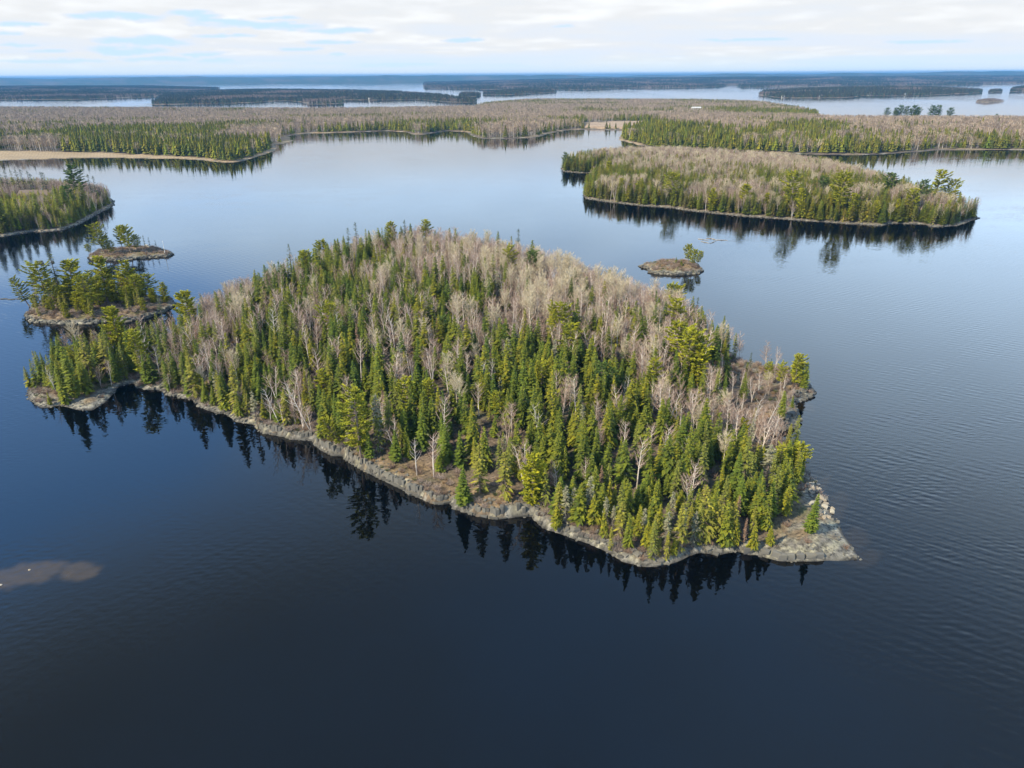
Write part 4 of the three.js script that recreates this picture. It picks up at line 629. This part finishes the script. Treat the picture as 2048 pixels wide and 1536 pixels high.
{
  const r = rng(1301), blocks = [], small = [];
  const walk = (L, from, to, step, fn) => { const pts = L.map(([x, y]) => lake(x, y)); let carry = 0; for (let i = from; i < to; i++) { const a = pts[i % pts.length], b = pts[(i + 1) % pts.length], l = Math.hypot(b[0] - a[0], b[1] - a[1]); let f = carry; while (f < l) { const t = f / l; fn(mix(a[0], b[0], t), mix(a[1], b[1], t), (b[0] - a[0]) / l, (b[1] - a[1]) / l); f += step * (0.7 + 0.6 * r()); } carry = f - l; } };
  const at = (px, py) => { let b = 0, q = 1e9; MAIN_RING.forEach(([x, y], i) => { const d = Math.hypot(x - px, y - py); if (d < q) { q = d; b = i; } }); return b; };
  const put = (list, shapes, x, y, z, w, h, d, ry, m, tilt = 0.08) => { const o = new THREE.Mesh(pick(shapes, r), stoneMats[m]); o.position.set(x, y, z); o.scale.set(w, h, d); o.rotation.set((r() - 0.5) * tilt, ry + (r() - 0.5) * 0.3, (r() - 0.5) * tilt); list.push(o); };
  // the vertical cliff: a low foot and jointed blocks above it
  const cliff = (a, b, step) => walk(MAIN_RING, at(...a), at(...b), step, (x, z, tx, tz) => {
    const ry = -Math.atan2(tz, tx), nx = tz, nz = -tx, e = edgeF(x, z), w = step * (1.0 + 0.25 * r());          // (nx, nz) looks inland
    const s = main.dist(x + nx, z + nz) > 0 ? 1 : -1, ix = nx * s, iz = nz * s;
    if (r() < 0.10) return;
    if (step < 1.5 && r() < 0.55) put(blocks, FOOT, x + ix * 0.3, -0.25, z + iz * 0.3, w * 2, 0.5 + 0.35 * r(), 1.1, ry, r() < 0.5 ? 0 : 3);
    put(blocks, UPPER, x + ix * (0.75 + 0.5 * r()), 0.1, z + iz * (0.65 + 0.5 * r()), w * 0.86, e * (0.62 + 0.7 * noise(x * 0.11, z * 0.11)) * (0.85 + 0.35 * r()), 1.0, ry, r() < 0.25 ? 0 : r() < 0.5 ? 2 : 1);
  });
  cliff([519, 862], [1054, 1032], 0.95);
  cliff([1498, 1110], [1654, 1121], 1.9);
  // broken slabs along the lower shores
  const broken = (a, b, step, spread, size) => walk(MAIN_RING, at(...a), at(...b), step, (x, z, tx, tz) => {
    const nx = tz, nz = -tx, s = main.dist(x + nx, z + nz) > 0 ? 1 : -1, k = r() * spread, px = x + nx * s * k, pz = z + nz * s * k;
    put(blocks, k < 0.6 ? FOOT : UPPER, px, mainH(px, pz) - 0.25, pz, size * (0.7 + 0.8 * r()), size * (0.35 + 0.4 * r()), size * (0.6 + 0.6 * r()), r() * 6.28, Math.floor(r() * 4), 0.4);
  });
  broken([1060, 1030], [1474, 1102], 1.3, 3.2, 1.1);
  broken([273, 775], [506, 847], 2.4, 1.2, 0.9);
  broken([1520, 884], [1594, 806], 0.75, 3.4, 1.6);
  broken([1594, 806], [1608, 755], 0.7, 4.5, 1.3);
  blocks.sort((p, q) => Math.hypot(p.position.x, p.position.z) - Math.hypot(q.position.x, q.position.z));
  // round boulders on the right shore
  const balls = [];
  walk(MAIN_RING, at(1676, 1046), at(1613, 945), 0.42, (x, z, tx, tz) => { const nx = tz, nz = -tx, s = main.dist(x + nx, z + nz) > 0 ? 1 : -1, k = -0.4 + r() * 5.0, px = x + nx * s * k, pz = z + nz * s * k, q = 0.6 + 1.0 * r() * r(); put(balls, ROUND, px, mainH(px, pz) - 0.22, pz, q * 1.25, q * 0.8, q, r() * 6.28, [1, 2, 4, 5, 5, 4][Math.floor(r() * 6)], 0.5); });
  const shown = blocks.slice(0, 300), more = blocks.slice(300);
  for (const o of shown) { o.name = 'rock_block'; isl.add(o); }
  for (const o of balls.slice(0, 90)) { o.name = 'boulder'; isl.add(o); }
  // rubble too small to tell apart
  const scatter = (list, n, L, h, cond, a, b, pool) => { const [x0, z0, x1, z1] = L.box; let k = 0; for (let i = 0; i < n * 60 && k < n; i++) { const x = mix(x0, x1, r()), z = mix(z0, z1, r()), d = L.dist(x, z); if (!cond(x, z, d)) continue; const s = mix(a, b, r() * r()); put(list, pool, x, h(x, z, d) - s * 0.25, z, s * 1.3, s * 0.7, s, r() * 6.28, 1, 0.6); k++; } };
  scatter(small, 1200, main, mainH, (x, z, d) => d > -0.5 && d < 4.2 && z > -300, 0.25, 0.8, ROUND.concat(UPPER));
  const [tx, tz] = lake(1650, 1085); scatter(small, 260, main, mainH, (x, z, d) => d > 0.2 && Math.hypot(x - tx, z - tz) < 15 && clear(x, z) > 0.05, 0.15, 0.5, UPPER);
  const inst = (list, parent, name) => { const by = new Map(); for (const o of list) { o.updateMatrix(); if (!by.has(o.geometry)) by.set(o.geometry, []); by.get(o.geometry).push(o); } for (const [g, os] of by) { const m = new THREE.InstancedMesh(g, stoneMats[1], os.length); os.forEach((o, i) => { m.setMatrixAt(i, o.matrix); const f = 0.7 + 0.65 * r(); m.setColorAt(i, tc.setRGB(f, f * 0.99, f * 0.95)); }); m.name = name; m.userData.kind = 'stuff'; parent.add(m); } };
  inst(small.concat(more), isl, 'rubble');
  for (const I of [islA, islB, islG, right, home]) {
    const list = [], own = [], far = I === right || I === home, P = I.L.ring; let n = 0;
    for (let i = 0; i < P.length; i++) { const a = P[i], b = P[(i + 1) % P.length], l = Math.hypot(b[0] - a[0], b[1] - a[1]); for (let f = 0; f < l; f += far ? 3.2 : 1.2) { const k = r() * (far ? 2.2 : 1.4), t = f / l, nx = (b[1] - a[1]) / l, nz = -(b[0] - a[0]) / l, x0 = mix(a[0], b[0], t), z0 = mix(a[1], b[1], t), s = I.L.dist(x0 + nx, z0 + nz) > 0 ? 1 : -1, x = x0 + nx * s * k, z = z0 + nz * s * k, q = far ? 0.9 : 1.0; put(!far && I === islA && Math.hypot(x, z) < 330 ? own : list, k < 0.5 ? FOOT : UPPER, x, I.h(x, z) - 0.3, z, q * (0.7 + r()), q * (0.5 + 0.6 * r()), q * (0.7 + 0.5 * r()), Math.atan2(-(b[1] - a[1]), b[0] - a[0]), Math.floor(r() * 4), 0.2); } }
    for (const o of own) { o.name = 'rock_block'; I.m.add(o); }
    inst(list, I.m, 'rubble');
  }
  // single stones standing out of the water
  for (const [px, py, s, label, m] of [[59, 1140, 0.42, 'pale stone breaking the surface over the brown shoal', 4], [2, 1170, 0.42, 'pale stone in the water at the left edge below the shoal', 5], [294, 497, 1.7, 'pale leaning boulder on the farther left islet', 5], [82, 526, 1.6, 'flat dark stone in the water left of the farther islet', 0], [105, 525, 1.2, 'small flat stone in the water beside the farther left islet', 3]]) {
    const [x, z] = lake(px, py), y = px === 294 ? islB.h(x, z) - 0.3 : -0.3, o = new THREE.Mesh(mergeGeometries([ROUND[1], ROUND[3].clone().scale(0.5, 0.6, 0.6).translate(0.6, 0, 0.3)]), stoneMats[m]); o.position.set(x, y, z); o.scale.set(s * 1.2, s, s); o.name = numbered('boulder'); scene.add(o); tag(o, label, 'rock');
  }
  // flat stones awash at the left edge
  for (const [i, [px, py]] of [[8, 598], [22, 599], [36, 598]].entries()) { const [x, z] = lake(px, py), o = new THREE.Mesh(ROUND[i], stoneMats[3]); o.position.set(x, -0.45, z); o.scale.set(3.4, 0.7, 1); o.name = numbered('boulder'); scene.add(o); tag(o, ['leftmost', 'middle', 'right-hand'][i] + ' of three flat stones awash left of the nearer islet', 'rock'); }
}
// bleached drift logs lying in the water before the second island
for (const [i, [x0, y0, x1, y1]] of [[1396, 478, 1418, 481], [1402, 483, 1420, 487], [1412, 477, 1430, 478], [1420, 487, 1433, 482], [1431, 480, 1456, 481], [1424, 478, 1434, 481]].entries()) {
  const [ax, az] = lake(x0, y0), [bx, bz] = lake(x1, y1), G = new Geo(), r = rng(1500 + i), L = Math.hypot(bx - ax, bz - az);
  G.tube([[0, 0.05, 0], [L * 0.33, 0.14, 0.15], [L * 0.7, 0.12, -0.1], [L, 0.02, 0.1]], [0.2, 0.18, 0.14, 0.06], 6, () => vary(C(0.34, 0.30, 0.25), 0.12, r));
  G.tube([[L * 0.4, 0.1, 0], [L * 0.5, 0.5, 0.5], [L * 0.55, 0.6, 1.1]], [0.12, 0.08, 0.03], 4, C(0.32, 0.28, 0.24));
  const o = new THREE.Mesh(G.build(), barkMat); o.position.set(ax, 0, az); o.rotation.y = -Math.atan2(bz - az, bx - ax); o.name = numbered('drift_log'); scene.add(o);
  tag(o, ['leftmost back', 'left front', 'middle back', 'right front', 'rightmost long', 'short inner'][i] + ' bleached log of the drift pile beyond the lone islet', 'log', 'bleached drift logs');
}

// ---------------------------------------------------------------- houses and the post
const M = { wall: mat({ color: new THREE.Color().setRGB(0.30, 0.33, 0.36) }), white: mat({ color: new THREE.Color().setRGB(0.55, 0.55, 0.54) }), roof: mat({ color: new THREE.Color().setRGB(0.15, 0.115, 0.09) }), grey: mat({ color: new THREE.Color().setRGB(0.20, 0.22, 0.24) }), glass: new THREE.MeshPhysicalMaterial({ color: new THREE.Color().setRGB(0.04, 0.05, 0.06), roughness: 0.1 }) };
function house(name, label, [x, y, z], turn, L, Wd, h, rise, wallM, roofM, wins) {
  const o = new THREE.Group(); o.name = numbered(name); scene.add(o); o.position.set(x, y, z); o.rotation.y = turn; tag(o, label, 'house');
  const prof = new THREE.Shape([[-Wd / 2, -1], [Wd / 2, -1], [Wd / 2, h], [0, h + rise], [-Wd / 2, h]].map(([a, b]) => new THREE.Vector2(a, b)));
  const w = new THREE.Mesh(new THREE.ExtrudeGeometry(prof, { depth: L, bevelEnabled: false }).translate(0, 0, -L / 2).rotateY(Math.PI / 2), wallM); w.name = 'wall'; o.add(w);
  const sl = Math.hypot(Wd / 2, rise), an = Math.atan2(rise, Wd / 2);
  for (const s of [-1, 1]) { const rf = new THREE.Mesh(new THREE.BoxGeometry(L + 1, 0.2, sl + 0.8), roofM); rf.position.set(0, h + rise / 2 + 0.12 - 0.12, s * (Wd / 4 + 0.2)); rf.rotation.x = s * an; rf.name = 'roof'; o.add(rf); }
  const ch = new THREE.Mesh(new THREE.BoxGeometry(0.8, 2.2, 0.8), M.grey); ch.position.set(L * 0.2, h + rise + 0.2, 0.3); ch.name = 'chimney'; o.add(ch);
  for (let k = 0; k < wins; k++) { const f = new THREE.Group(); f.name = 'window'; o.add(f); f.position.set(-L / 2 + (k + 0.5) * L / wins, h * 0.55, Wd / 2 + 0.03); const fr = new THREE.Mesh(new THREE.BoxGeometry(1.6, 1.5, 0.1), M.white), pn = new THREE.Mesh(new THREE.BoxGeometry(1.3, 1.2, 0.06), M.glass); fr.name = 'frame'; pn.name = 'pane'; pn.position.z = 0.05; f.add(fr, pn); }
  return o;
}
house('house', 'brown-roofed grey house half hidden behind cedars on the left point', [houseAt[0], houseAt[1] - 0.3, houseAt[2]], 0.12, 25, 12, 6.5, 3.6, M.wall, M.roof, 6);
{ const p = groundAt(152, 392, home.h); house('house', 'grey-roofed white cottage right of the brown-roofed house', [p[0], p[1] - 0.3, p[2]], -0.3, 10, 7, 5, 2.2, M.white, M.grey, 3); }
house('house', 'white long building in the far woods right of the marsh', [farHouse[0], farHouse[1] + 3, farHouse[2]], 0.1, 26, 9, 5, 2.5, M.white, M.white, 8);
for (const [i, [x, y, l]] of [[1640, 195.5, 'leftmost white cottage on the long far island'], [1566, 196, 'white cottage near the left end of the long far island'], [1810, 191, 'small pale cottage at the middle of the long far island'], [1738, 191, 'red-roofed cottage below the bluff of the long far island'], [740, 200, 'pale cottage on the far peninsula shore']].entries()) { const L = i < 4 ? farF : farB, p = groundAt(x, y - 0.8, L.h); house('house', l, [p[0], p[1], p[2]], 0.2 * i, 13, 9, 5, 3, M.white, i === 3 ? M.roof : M.grey, 3); }
{ const [x, z] = lake(331, 512), G = new Geo(); G.tube([[0, -0.5, 0], [0, 4, 0], [0.05, 8, 0]], [0.16, 0.13, 0.09], 6, C(0.75, 0.76, 0.76)); G.tube([[0, 7.9, 0], [0, 8.3, 0]], [0.22, 0.16], 6, C(0.7, 0.7, 0.7)); const o = new THREE.Mesh(G.build(), barkMat); o.position.set(x, 1, z); o.name = 'post'; scene.add(o); tag(o, 'thin white post on the right end of the farther left islet', 'post'); }

scene.traverse((o) => { if (o.isMesh) { o.castShadow = true; o.receiveShadow = true; } });
console.log('plants', plants.length, 'single', singles.length, 'rest', rest.length, JSON.stringify([...used]));
renderer.render(scene, camera);
